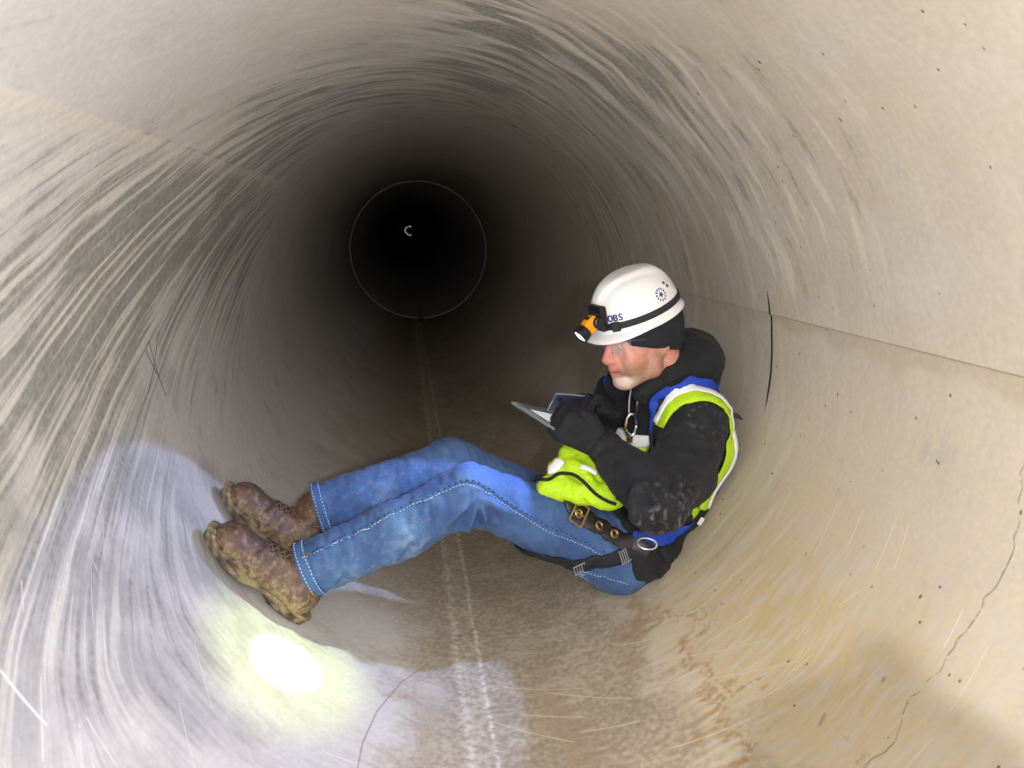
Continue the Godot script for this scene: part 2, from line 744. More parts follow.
func wall_row(y: int, z0: float, z1: float, w: int, h: int) -> void:
	var d := z0 + (y + 0.5) / h * (z1 - z0)
	var out := PackedByteArray()
	out.resize(w * 3)
	var oh := PackedByteArray()
	oh.resize(w)
	var dens := PackedFloat32Array()
	dens.resize(257)
	for i in 257:
		var ph := i / 256.0 * 360.0 - 180.0
		var s := 0.0
		for b in SCRAPED:
			var dp: float = absf(ph - b[0])
			dp = minf(dp, 360.0 - dp)
			var q: float = pow(dp / b[2], 2.0) + pow((d - b[1]) / b[3], 2.0)
			if q < 8.0:
				s += b[4] * 0.9 * exp(-q * 0.5)
		dens[i] = minf(s, 0.85)
	for x in w:
		var ph := col_phi[x]
		var a := deg_to_rad(ph)
		var cx := cos(a) * R
		var cy := sin(a) * R
		var arc := (a if a >= 0.0 else a + TAU) * R
		var broad := n_broad.get_noise_3d(cx, cy, d)
		var ed := n_edge.get_noise_3d(cx, cy, d)
		var run := d - col_lean[x] + broad * 0.06 + ed * 0.007
		var grain := n_grain.get_noise_3d(cx, cy, d)
		var st := n_streak.get_noise_2d(arc * 2.3, run * 16.0)
		var fi := n_fine.get_noise_2d(arc * 8.0, run * 42.0)
		var fx := x * 256.0 / w
		var ix := int(fx)
		var de := lerpf(dens[ix], dens[ix + 1], fx - ix)
		de *= clampf(1.0 + broad * 0.8 + ed * 0.35, 0.3, 1.4)
		if ph < -125.5 and ph > -165.0:      # the plate above the left seam is scraped less
			de *= lerpf(0.3, 1.0, clampf((d - 1.5) / 1.0, 0.0, 1.0))
		# cream lining
		var t := clampf(broad * 0.9 + 0.5, 0.0, 1.0)
		var warm := clampf(0.5 + sin(a) * 0.55 + broad * 0.5 + ed * 0.3, 0.0, 1.0)
		var r := lerpf(201.0, 210.0, t) - warm * 14.0
		var g := lerpf(197.0, 205.0, t) - warm * 20.0
		var b := lerpf(194.0, 199.0, t) - warm * 34.0
		# grey blotches low on the left
		var lu := (ph + 66.0) / 22.0
		var lv := (d - 1.25) / 0.5
		var blotch := clampf(exp(-0.5 * (lu * lu + lv * lv)) * 1.3 + ed * 1.1 + fi * 0.5 - 0.35, 0.0, 1.0) * 0.75
		r = lerpf(r, 158.0, blotch)
		g = lerpf(g, 156.0, blotch)
		b = lerpf(b, 154.0, blotch)
		# tan staining above the right edge of the invert
		var u := (ph - 50.0) / 15.0
		var v := (d - 1.35) / 0.5
		var tan_ := exp(-0.5 * (u * u + v * v)) * clampf(0.75 + fi * 0.9 + grain * 0.7, 0.0, 1.0)
		r = lerpf(r, 184.0, tan_)
		g = lerpf(g, 164.0, tan_)
		b = lerpf(b, 124.0, tan_)
		# scraped streaks
		var k := clampf((st * 0.95 + fi * 0.35 + de - 0.60) / 0.36, 0.0, 1.0)
		k *= clampf(de * 3.0, 0.0, 1.0)
		var k2 := clampf((fi * 0.8 + st * 0.3 + de * 0.5 - 0.38) / 0.3, 0.0, 1.0) * 0.4 * clampf(de * 2.0, 0.12, 1.0)
		var kk := maxf(k, k2)
		r = lerpf(r, 150.0 + grain * 20.0, kk * 0.85)
		g = lerpf(g, 146.0 + grain * 20.0, kk * 0.85)
		b = lerpf(b, 138.0 + grain * 20.0, kk * 0.85)
		# ridges of the lining left proud and pale
		var pale := clampf((-st - 0.12) / 0.3, 0.0, 1.0) * clampf(de * 2.2, 0.0, 1.0)
		r = lerpf(r, 224.0, pale * 0.7)
		g = lerpf(g, 219.0, pale * 0.7)
		b = lerpf(b, 206.0, pale * 0.7)
		# silt along the invert
		var left := -17.0 - 26.0 * clampf((d - 1.75) / 0.9, 0.0, 1.0)
		var right := 37.0 + 14.0 * clampf((d - 1.8) / 1.0, 0.0, 1.0)
		var deep := clampf((d - 1.7) / 0.8, 0.0, 1.0)
		var wob := ed * 12.0 + fi * 4.0
		var m1 := clampf((ph - left + wob) / lerpf(12.0, 30.0, deep), 0.0, 1.0)
		var m2 := clampf((right - ph + wob) / lerpf(9.0, 26.0, deep), 0.0, 1.0)
		var mud := m1 * m2
		if mud > 0.0:
			var tt := clampf(0.5 + grain * 0.9 + fi * 0.3 + ed * 0.7, 0.0, 1.0)
			mud *= 0.92
			r = lerpf(r, lerpf(142.0, 172.0, tt), mud)
			g = lerpf(g, lerpf(128.0, 158.0, tt), mud)
			b = lerpf(b, lerpf(108.0, 136.0, tt), mud)
		# rust along the edge of the silt
		var ru := exp(-pow((ph - right + wob * 1.5 + 1.0) / 3.2, 2.0)) * clampf(0.55 + grain * 1.6 + ed, 0.0, 1.0) * clampf((2.1 - d) / 0.4, 0.0, 1.0)
		ru = maxf(ru, exp(-pow((ph - 12.0 + wob * 0.6) / 2.6, 2.0)) * clampf(0.1 + grain * 1.8, 0.0, 1.0) * clampf((1.75 - d) / 0.3, 0.0, 1.0))
		ru = maxf(ru, exp(-pow((ph + 9.0 + wob * 0.3) / 1.4, 2.0)) * clampf(grain * 2.4 - 0.3, 0.0, 1.0) * clampf((1.6 - d) / 0.2, 0.0, 1.0))
		if ru > 0.02:
			ru *= 0.6
			r = lerpf(r, 142.0, ru)
			g = lerpf(g, 104.0, ru)
			b = lerpf(b, 62.0, ru)
		# two pale worn tracks on the invert
		var line := 0.0
		line = exp(-pow((ph + 3.2 + ed * 0.5) / 0.75, 2.0)) * 0.55 + exp(-pow((ph - 0.9 + ed * 0.4) / 0.42, 2.0)) * 0.75 + exp(-pow((ph + 1.2) / 2.4, 2.0)) * 0.22
		line *= clampf(0.75 + grain * 0.8 + fi * 0.4, 0.0, 1.0)
		# lap seams: pale on the left, a step shadow coloured in under the right one
		line = maxf(line, (exp(-pow((ph + 125.0) / 2.6, 2.0)) if ph > -125.0 else exp(-pow((ph + 125.0) / 0.35, 2.0))) * 0.85 * clampf((4.2 - d) / 1.0, 0.0, 1.0) * clampf(0.85 + fi, 0.0, 1.0))
		if line > 0.02:
			r = lerpf(r, 214.0, line)
			g = lerpf(g, 206.0, line)
			b = lerpf(b, 192.0, line)
		if ph < 98.0 and ph > 91.0:
			var sm := clampf((ph - 94.6 + ed * 3.5 + grain * 1.4) / 1.2, 0.0, 1.0) * 0.3 * clampf((2.6 - d) / 0.8, 0.0, 1.0)
			r = lerpf(r, 158.0, sm)
			g = lerpf(g, 144.0, sm)
			b = lerpf(b, 116.0, sm)
		var mul := 1.0 + grain * 0.05 + fi * (0.015 + 0.06 * de)
		out[x * 3] = int(clampf(r * mul, 0.0, 255.0))
		out[x * 3 + 1] = int(clampf(g * mul, 0.0, 255.0))
		out[x * 3 + 2] = int(clampf(b * mul, 0.0, 255.0))
		oh[x] = int(clampf(150.0 - kk * 70.0 + fi * (6.0 + 30.0 * de) + grain * 16.0 + st * 30.0 * de + mud * grain * 30.0, 0.0, 255.0))
	tex_rows[y] = out
	tex_rows_h[y] = oh

# a mark on the wall texture: a soft round brush pulled from one place to another (angle in degrees, depth in metres)
func mark(data: PackedByteArray, w: int, h: int, z0: float, z1: float, a0: float, d0: float, a1: float, d1: float, wide: float, c: Color, alpha: float) -> void:
	var mx := TAU * R / w
	var my := (z1 - z0) / h
	var n := maxi(1, ceili(Vector2(deg_to_rad(a1 - a0) * R, d1 - d0).length() / (wide * 0.5)))
	for i in n + 1:
		var t := float(i) / n
		var px := (lerpf(a0, a1, t) + 180.0) / 360.0 * w
		var py := (lerpf(d0, d1, t) - z0) / my
		var rx := wide / mx
		var ry := wide / my
		for y in range(floori(py - ry), ceili(py + ry) + 1):
			if y < 0 or y >= h:
				continue
			for x in range(floori(px - rx), ceili(px + rx) + 1):
				var q := pow((x - px) / rx, 2.0) + pow((y - py) / ry, 2.0)
				if q > 1.0:
					continue
				var k := alpha * (1.0 - q)
				var o := (y * w + posmod(x, w)) * 3
				data[o] = int(lerpf(data[o], c.r * 255.0, k))
				data[o + 1] = int(lerpf(data[o + 1], c.g * 255.0, k))
				data[o + 2] = int(lerpf(data[o + 2], c.b * 255.0, k))

func pipe_angles() -> Array:
	var a := []
	for i in 241:
		a.append(-180.0 + i * 1.5)
	a.append_array([97.9, 98.05])
	a.sort()
	return a

func pipe_strip(depths: Array, angles: Array, z0: float, z1: float) -> ArrayMesh:
	# depths: [depth, groove index or -1, how deep it lies (0..1)]
	var v := PackedVector3Array()
	var uv := PackedVector2Array()
	var idx := PackedInt32Array()
	var cn := noise(61, 3.0, 3)
	for e in depths:
		for ph in angles:
			var d: float = e[0]
			var rr := R
			if ph > 98.0:
				rr -= 0.0035 * clampf((3.4 - d) / 0.8, 0.0, 1.0) * clampf((150.0 - ph) / 50.0, 0.0, 1.0)
			if e[1] == 0:        # open joint on the right wall beside the worker
				d += cn.get_noise_2d(ph * 0.02, 1.0) * 0.006 + clampf(ph - 91.0, -15.0, 15.0) * 0.0018
				rr += e[2] * 0.03 * clampf((ph - 77.0) / 4.0, 0.0, 1.0) * clampf((104.5 - ph) / 4.0, 0.0, 1.0)
			elif e[1] == 1:      # hairline crack nearer
				d += cn.get_noise_2d(ph * 0.03, 9.0) * 0.03
				rr += e[2] * 0.004 * clampf((ph - 25.0) / 3.0, 0.0, 1.0) * clampf((100.0 - ph) / 6.0, 0.0, 1.0) * clampf(0.6 + cn.get_noise_2d(ph * 0.3, 4.0) * 2.0, 0.0, 1.0)
			elif e[1] == 2:      # curved crack in the invert by the boots
				d += (ph + 9.0) * 0.036
				rr += e[2] * 0.01 * clampf((ph + 20.0) / 1.5, 0.0, 1.0) * clampf((-9.0 - ph) / 1.5, 0.0, 1.0)
			var a := deg_to_rad(ph)
			v.append(Vector3(sin(a) * rr, R - cos(a) * rr, -d))
			uv.append(Vector2((ph + 180.0) / 360.0, (d - z0) / (z1 - z0)))
	grid_idx(depths.size(), angles.size(), idx, 0, false, true)
	var n := PackedVector3Array()
	for e in depths:
		for ph in angles:
			n.append(Vector3(-sin(deg_to_rad(ph)), cos(deg_to_rad(ph)), 0.0))
	return to_mesh(v, idx, n, uv)

func plain_strip(d0: float, d1: float, rad: float, step := 0.25) -> ArrayMesh:
	var dep := []
	var n := maxi(1, ceili((d1 - d0) / step))
	for i in n + 1:
		dep.append(lerpf(d0, d1, float(i) / n))
	var v := PackedVector3Array()
	var idx := PackedInt32Array()
	for d in dep:
		for i in 120:
			var a := TAU * i / 120
			v.append(Vector3(sin(a) * rad, R - cos(a) * rad, -d))
	grid_idx(dep.size(), 120, idx, 0, true, true)
	return to_mesh(v, idx)

func ring_face(d: float, r0: float, r1: float, towards := 1.0) -> ArrayMesh:
	var v := PackedVector3Array()
	var n := PackedVector3Array()
	var idx := PackedInt32Array()
	for rad in [r0, r1]:
		for i in 120:
			var a := TAU * i / 120
			v.append(Vector3(sin(a) * rad, R - cos(a) * rad, -d))
			n.append(Vector3(0, 0, towards))
	grid_idx(2, 120, idx, 0, true, towards < 0)
	return to_mesh(v, idx, n)

func structure(o: Node3D, called: String) -> Node3D:
	o.name = called
	o.set_meta("kind", "structure")
	return o

func build_pipe() -> void:
	n_broad = noise(11, 1.3, 3)
	n_grain = noise(12, 60.0, 4)
	n_streak = noise(13, 1.0, 3)
	n_fine = noise(14, 1.0, 2)
	n_edge = noise(15, 5.0, 4)
	var lining := mat("scraped lining", Color.WHITE, 0.62)
	var W := 2048
	var H := 2048
	var im := wall_image(NEAR0, NEAR1, W, H)
	var data: PackedByteArray = im[0]
	# marker scribble on the left wall, scratches, pits and smears
	var pen := sc(52, 62, 72)
	for s in [[-91.6, 1.79, -80.5, 1.852], [-92.0, 1.862, -86.0, 1.80], [-86.0, 1.80, -83.0, 1.742], [-90.0, 1.765, -84.5, 1.83]]:
		mark(data, W, H, NEAR0, NEAR1, s[0], s[1], s[2], s[3], 0.0022, pen, 0.75)
	mark(data, W, H, NEAR0, NEAR1, -67.8, 0.956, -60.3, 0.964, 0.004, sc(232, 228, 222), 0.5)
	for i in 90:
		var a := rng.randf_range(40.0, 150.0)
		var d := rng.randf_range(0.75, 1.75)
		mark(data, W, H, NEAR0, NEAR1, a, d, a + rng.randf_range(0.0, 0.3), d, rng.randf_range(0.0014, 0.0032), sc(70, 62, 52), rng.randf_range(0.35, 0.9))
	for i in 26:
		var a := rng.randf_range(35.0, 75.0)
		var d := rng.randf_range(0.85, 1.6)
		mark(data, W, H, NEAR0, NEAR1, a, d, a - rng.randf_range(3.0, 9.0), d + rng.randf_range(-0.02, 0.03), rng.randf_range(0.001, 0.0022), sc(214, 202, 178), 0.4)
	for i in 34:
		var a := rng.randf_range(-75.0, -20.0)
		var d := rng.randf_range(0.85, 1.75)
		var l := rng.randf_range(2.0, 8.0)
		mark(data, W, H, NEAR0, NEAR1, a, d, a - l, d + l * rng.randf_range(0.0, 0.02), rng.randf_range(0.001, 0.002), sc(226, 222, 214), 0.45)
	for i in 14:
		var a := rng.randf_range(-8.0, 33.0)
		var d := rng.randf_range(1.0, 2.0)
		var l := rng.randf_range(6.0, 18.0)
		mark(data, W, H, NEAR0, NEAR1, a, d, a + l, d - l * rng.randf_range(0.002, 0.012), rng.randf_range(0.002, 0.004), sc(196, 184, 160), 0.4)
	for s in [[47.0, 1.06, 45.5, 1.05, 0.005], [62.0, 1.36, 61.6, 1.36, 0.004], [56.0, 1.02, 55.4, 1.02, 0.005]]:
		mark(data, W, H, NEAR0, NEAR1, s[0], s[1], s[2], s[3], s[4], sc(136, 126, 108), 0.3)
	# dark lines along the open joint, the hairline crack and the curved crack in the silt
	var cn := noise(61, 3.0, 3)
	for i in 120:
		var a0 := 78.0 + 26.0 * i / 120.0
		var a1 := a0 + 26.0 / 120.0
		var w0 := 0.0042 * minf(1.0, minf(i, 120 - i) / 25.0) + 0.0012
		var q0 := 1.765 + cn.get_noise_2d(a0 * 0.02, 1.0) * 0.006 + clampf(a0 - 91.0, -15.0, 15.0) * 0.0018
		var q1 := 1.765 + cn.get_noise_2d(a1 * 0.02, 1.0) * 0.006 + clampf(a1 - 91.0, -15.0, 15.0) * 0.0018
		mark(data, W, H, NEAR0, NEAR1, a0, q0, a1, q1, w0, sc(34, 32, 30), 0.95)
	for i in 160:
		var a0 := 25.0 + 72.0 * i / 160.0
		var a1 := a0 + 72.0 / 160.0
		if cn.get_noise_2d(a0 * 0.3, 4.0) > -0.18:
			mark(data, W, H, NEAR0, NEAR1, a0, 0.945 + cn.get_noise_2d(a0 * 0.03, 9.0) * 0.03, a1, 0.945 + cn.get_noise_2d(a1 * 0.03, 9.0) * 0.03, 0.0013, sc(120, 108, 90), 0.3)
	for i in 60:      # the lap line of the right-hand seam
		mark(data, W, H, NEAR0, NEAR1, 98.1, 0.7 + i * 0.033, 98.1, 0.7 + (i + 1) * 0.033, 0.0022, sc(128, 112, 88), 0.4 * (1.0 - i / 75.0))
	var arcp := [[-9.0, 1.64], [-14.0, 1.55], [-18.0, 1.43], [-20.0, 1.32], [-20.6, 1.22], [-20.4, 1.12]]
	for i in arcp.size() - 1:
		mark(data, W, H, NEAR0, NEAR1, arcp[i][0], arcp[i][1], arcp[i + 1][0], arcp[i + 1][1], 0.002, sc(120, 108, 96), 0.35)
	lining.albedo_texture = ImageTexture.create_from_image(Image.create_from_data(W, H, false, Image.FORMAT_RGB8, data))
	lining.heightmap_enabled = true
	lining.heightmap_texture = ImageTexture.create_from_image(Image.create_from_data(W, H, false, Image.FORMAT_L8, im[1]))
	lining.heightmap_scale = 0.16
	lining.texture_repeat = true
	var far_lining := mat("lining further in", Color.WHITE, 0.62)
	var im2 := wall_image(NEAR1, FAR1, 1024, 1024)
	far_lining.albedo_texture = ImageTexture.create_from_image(Image.create_from_data(1024, 1024, false, Image.FORMAT_RGB8, im2[0]))
	far_lining.heightmap_enabled = true
	far_lining.heightmap_texture = ImageTexture.create_from_image(Image.create_from_data(1024, 1024, false, Image.FORMAT_L8, im2[1]))
	far_lining.heightmap_scale = 0.16
	var ang := pipe_angles()
	var depths := []
	var cuts := [[0.945, 0.0009, 1], [1.655, 0.0012, 2], [1.765, 0.003, 0]]
	var d := NEAR0
	while d < NEAR1 - 0.001:
		var clear := true
		for c in cuts:
			var room: float = 0.03 if c[1] > 0.002 else 0.06
			if c[2] == 2:
				room = 0.0
			if absf(d - c[0]) < room:
				clear = false
		if clear:
			depths.append([d, -1, 0.0])
		d += 0.06
	depths.append([NEAR1, -1, 0.0])
	for c in cuts:
		if c[2] == 2:
			continue
		depths.append_array([[c[0] - c[1], c[2], 0.0], [c[0] - c[1] + 0.00001, c[2], 1.0], [c[0] + c[1] - 0.00001, c[2], 1.0], [c[0] + c[1], c[2], 0.0]])
	depths.sort_custom(func(p, q): return p[0] < q[0])
	# the pipe the worker sits in: lining, joint face and the concrete around it
	var pipe := Node3D.new()
	add_child(pipe)
	structure(pipe, "wall_pipe")
	pipe.set_meta("label", "scraped cream lining of the large round pipe")
	part("lining", pipe_strip(depths, ang, NEAR0, NEAR1), lining, pipe)
	part("lining", pipe_strip([[NEAR1, -1, 0.0], [3.4, -1, 0.0], [4.0, -1, 0.0], [5.0, -1, 0.0], [6.5, -1, 0.0], [8.0, -1, 0.0], [FAR1, -1, 0.0]], ang, NEAR1, FAR1), far_lining, pipe)
	part("lining", plain_strip(-2.2, NEAR0, R), mats["plain concrete"], pipe)
	part("outer_shell", plain_strip(-2.2, FAR1 + 0.4, R + 0.12, 2.0), mats["plain concrete"], pipe)
	part("joint_face", ring_face(FAR1, R, R + 0.12, -1.0), mats["pipe edge"], pipe)
	# the next pipe, a little tighter, showing its lip at the far joint
	var next := Node3D.new()
	add_child(next)
	structure(next, "wall_next_pipe")
	next.set_meta("label", "dark pipe section beyond the far joint ring")
	part("lip", ring_face(FAR1 + 0.004, R - 0.009, R - 0.005, 1.0), mats["pipe edge"], next)
	part("joint_shoulder", ring_face(FAR1 + 0.06, R - 0.005, R + 0.11, 1.0), mats["pipe edge"], next)
	part("lip_side", plain_strip(FAR1 + 0.004, FAR1 + 0.06, R - 0.005), mats["pipe edge"], next)
	part("lining", plain_strip(FAR1 + 0.004, 60.0, R - 0.009, 6.0), mats["plain concrete"], next)
	part("outer_shell", plain_strip(FAR1 + 0.05, 60.2, R + 0.11, 12.0), mats["plain concrete"], next)
	# closed ends: in front far off, and behind the place the picture is taken from
	for e in [[60.05, "wall_end"], [-2.15, "wall_back"]]:
		var cap_mesh := lathe([Vector2(0, -0.05), Vector2(R + 0.1, -0.05), Vector2(R + 0.1, 0.05), Vector2(0, 0.05)], 64)
		var o := part("end", cap_mesh, mats["plain concrete"], self, Transform3D(Basis(Vector3.RIGHT, PI / 2), Vector3(0, R, -e[0])))
		structure(o, e[1])
		o.set_meta("label", "closed end of the pipe")

func build_far_things() -> void:
	var t := thing("steel_bracket", "small dark steel bracket at foot of far joint ring", "bracket", Vector3(0.02, 0.002, -8.3))
	part("foot_plate", block(Vector3(0.07, 0.012, 0.12)), mats["dark steel"], t, Transform3D(Basis(), Vector3(0, 0.006, 0)))
	part("upright", block(Vector3(0.045, 0.11, 0.02)), mats["dark steel"], t, Transform3D(Basis(), Vector3(0, 0.067, -0.04)))
	t = thing("distant_glint", "faint tiny pale glints, made to glow, deep in the dark pipe", "lamp", Vector3(-0.05, 0.9, -16.0))
	part("glint_glow", tube(catmull([Vector3(0.05, 0.09, 0), Vector3(-0.04, 0.07, 0), Vector3(-0.08, -0.01, 0), Vector3(0.0, -0.09, 0), Vector3(0.06, -0.085, 0)], 0.03), [0.014, 0.02, 0.014, 0.006, 0.012, 0.018, 0.014], 8), mats["far glow"], t)  # far glints made to glow, since light would hardly reach them
	part("bracket", tube([Vector3(0, 0.1, -0.02), Vector3(0, 0.58, -0.02)], [0.012], 6), mats["dark steel"], t)

func build_shadow_cylinder() -> void:
	# added beside the viewpoint, out of view, only to cast the lower right shadow
	var t := thing("shadow_cylinder", "added unseen tall grey shadow cylinder with a round shoulder and valve", "shadow cylinder", Vector3(0.188, 0.062, -0.20))
	part("body", lathe([Vector2(0, 0), Vector2(0.095, 0), Vector2(0.10, 0.01), Vector2(0.10, 0.625), Vector2(0.095, 0.675), Vector2(0.075, 0.72), Vector2(0.04, 0.745), Vector2(0.026, 0.755), Vector2(0, 0.755)], 40), mats["cylinder paint"], t)
	part("valve", lathe([Vector2(0, 0.745), Vector2(0.02, 0.745), Vector2(0.018, 0.775), Vector2(0.012, 0.785), Vector2(0, 0.79)], 20), mats["brass"], t)

func build_added_lamp() -> void:
	# stand lamp added in place of a flash and headlamp carried behind the viewpoint
	var t := thing("added_lamp", "added unseen stand lamp in place of a handheld flash and headlamp", "lamp", Vector3(LAMP_AT.x, 0.0, LAMP_AT.z + 0.06))
	var floor_y := R - sqrt(R * R - t.position.x * t.position.x)
	t.position.y = floor_y
	var hgt := LAMP_AT.y - floor_y
	part("foot", lathe([Vector2(0, 0.012), Vector2(0.10, 0.012), Vector2(0.10, 0.022), Vector2(0.03, 0.03), Vector2(0, 0.03)], 24), mats["black plastic"], t)
	part("pole", tube([Vector3(0, 0.02, 0), Vector3(0, hgt - 0.03, 0)], [0.01], 10), mats["steel"], t)
	part("lamp_head", lathe([Vector2(0, -0.035), Vector2(0.03, -0.03), Vector2(0.038, 0.0), Vector2(0.034, 0.0), Vector2(0.03, -0.008), Vector2(0, -0.008)], 24), mats["black plastic"], t, Transform3D(Basis(Vector3.RIGHT, -PI / 2), Vector3(0, hgt, -0.02)))
	part("lamp_lens", lathe([Vector2(0, -0.004), Vector2(0.03, -0.004), Vector2(0.03, 0.0), Vector2(0, 0.002)], 24), mats["lens glow"], t, Transform3D(Basis(Vector3.RIGHT, -PI / 2), Vector3(0, hgt, -0.022)))
	var l := OmniLight3D.new()
	l.name = "added_lamp_light"
	l.light_color = sc(246, 248, 255)
	l.light_energy = 2.5
	l.light_size = 0.025
	l.omni_range = 40.0
	l.omni_attenuation = 2.0
	l.shadow_enabled = true
	t.add_child(l)
	l.position = Vector3(0, hgt, -0.075)

# ---------------------------------------------------------------- the worker
const HEAD := Vector3(0.416, 0.813, -1.800)
const L_HIP := Vector3(0.397, 0.213, -1.80)
const L_KNEE := Vector3(-0.014, 0.411, -1.74)
const L_ANK := Vector3(-0.417, 0.240, -1.68)
const R_HIP := Vector3(0.346, 0.213, -1.962)
const R_KNEE := Vector3(-0.046, 0.412, -1.94)
const R_ANK := Vector3(-0.406, 0.314, -1.89)
const L_SH := Vector3(0.556, 0.585, -1.735)
const R_SH := Vector3(0.455, 0.585, -2.05)
const L_EL := Vector3(0.413, 0.440, -1.575)
const L_WR := Vector3(0.322, 0.530, -1.72)
const R_EL := Vector3(0.395, 0.400, -2.07)
const R_WR := Vector3(0.402, 0.541, -1.91)
const T := [Vector3(0.385, 0.255, -1.885), Vector3(0.505, 0.375, -1.885), Vector3(0.553, 0.52, -1.885), Vector3(0.535, 0.61, -1.88), Vector3(0.525, 0.70, -1.872)]
const ACROSS := Vector3(0.3, 0.0, 0.954)
const AHEAD := Vector3(-0.954, 0.0, 0.3)
const TAB_A := Vector3(0.101, 0.611, -1.88)
const SEAT := Vector3(0.39, 0.105, -1.86)

var f_jeans: Array
var f_hoodie: Array
var f_torso: Array
var f_vest: Array
var f_lap: Array
var head_basis: Basis
const BEAM_END := Vector3(-0.429, 0.133, -1.478)        # where the headlamp's beam meets the lining

func field(k: float) -> Array:
	return [PackedFloat32Array(), k]

func torso_shapes(f: Array, grow: float) -> void:
	for s in [-1.0, 1.0]:
		var o: Vector3 = ACROSS * (0.062 * s)
		fcap(f, T[0] + o, T[1] + o, 0.098 + grow, 0.10 + grow)
		fcap(f, T[1] + o, T[2] + o * 1.15, 0.10 + grow, 0.108 + grow)
		fcap(f, T[2] + o * 1.15, T[3] + o, 0.108 + grow, 0.085 + grow)
	fcap(f, T[1] + AHEAD * 0.06, T[2] + AHEAD * 0.07, 0.085 + grow, 0.085 + grow)
	fcap(f, L_SH - ACROSS * 0.03 + Vector3(0, 0.01, 0), R_SH + ACROSS * 0.03 + Vector3(0, 0.01, 0), 0.07 + grow, 0.07 + grow)

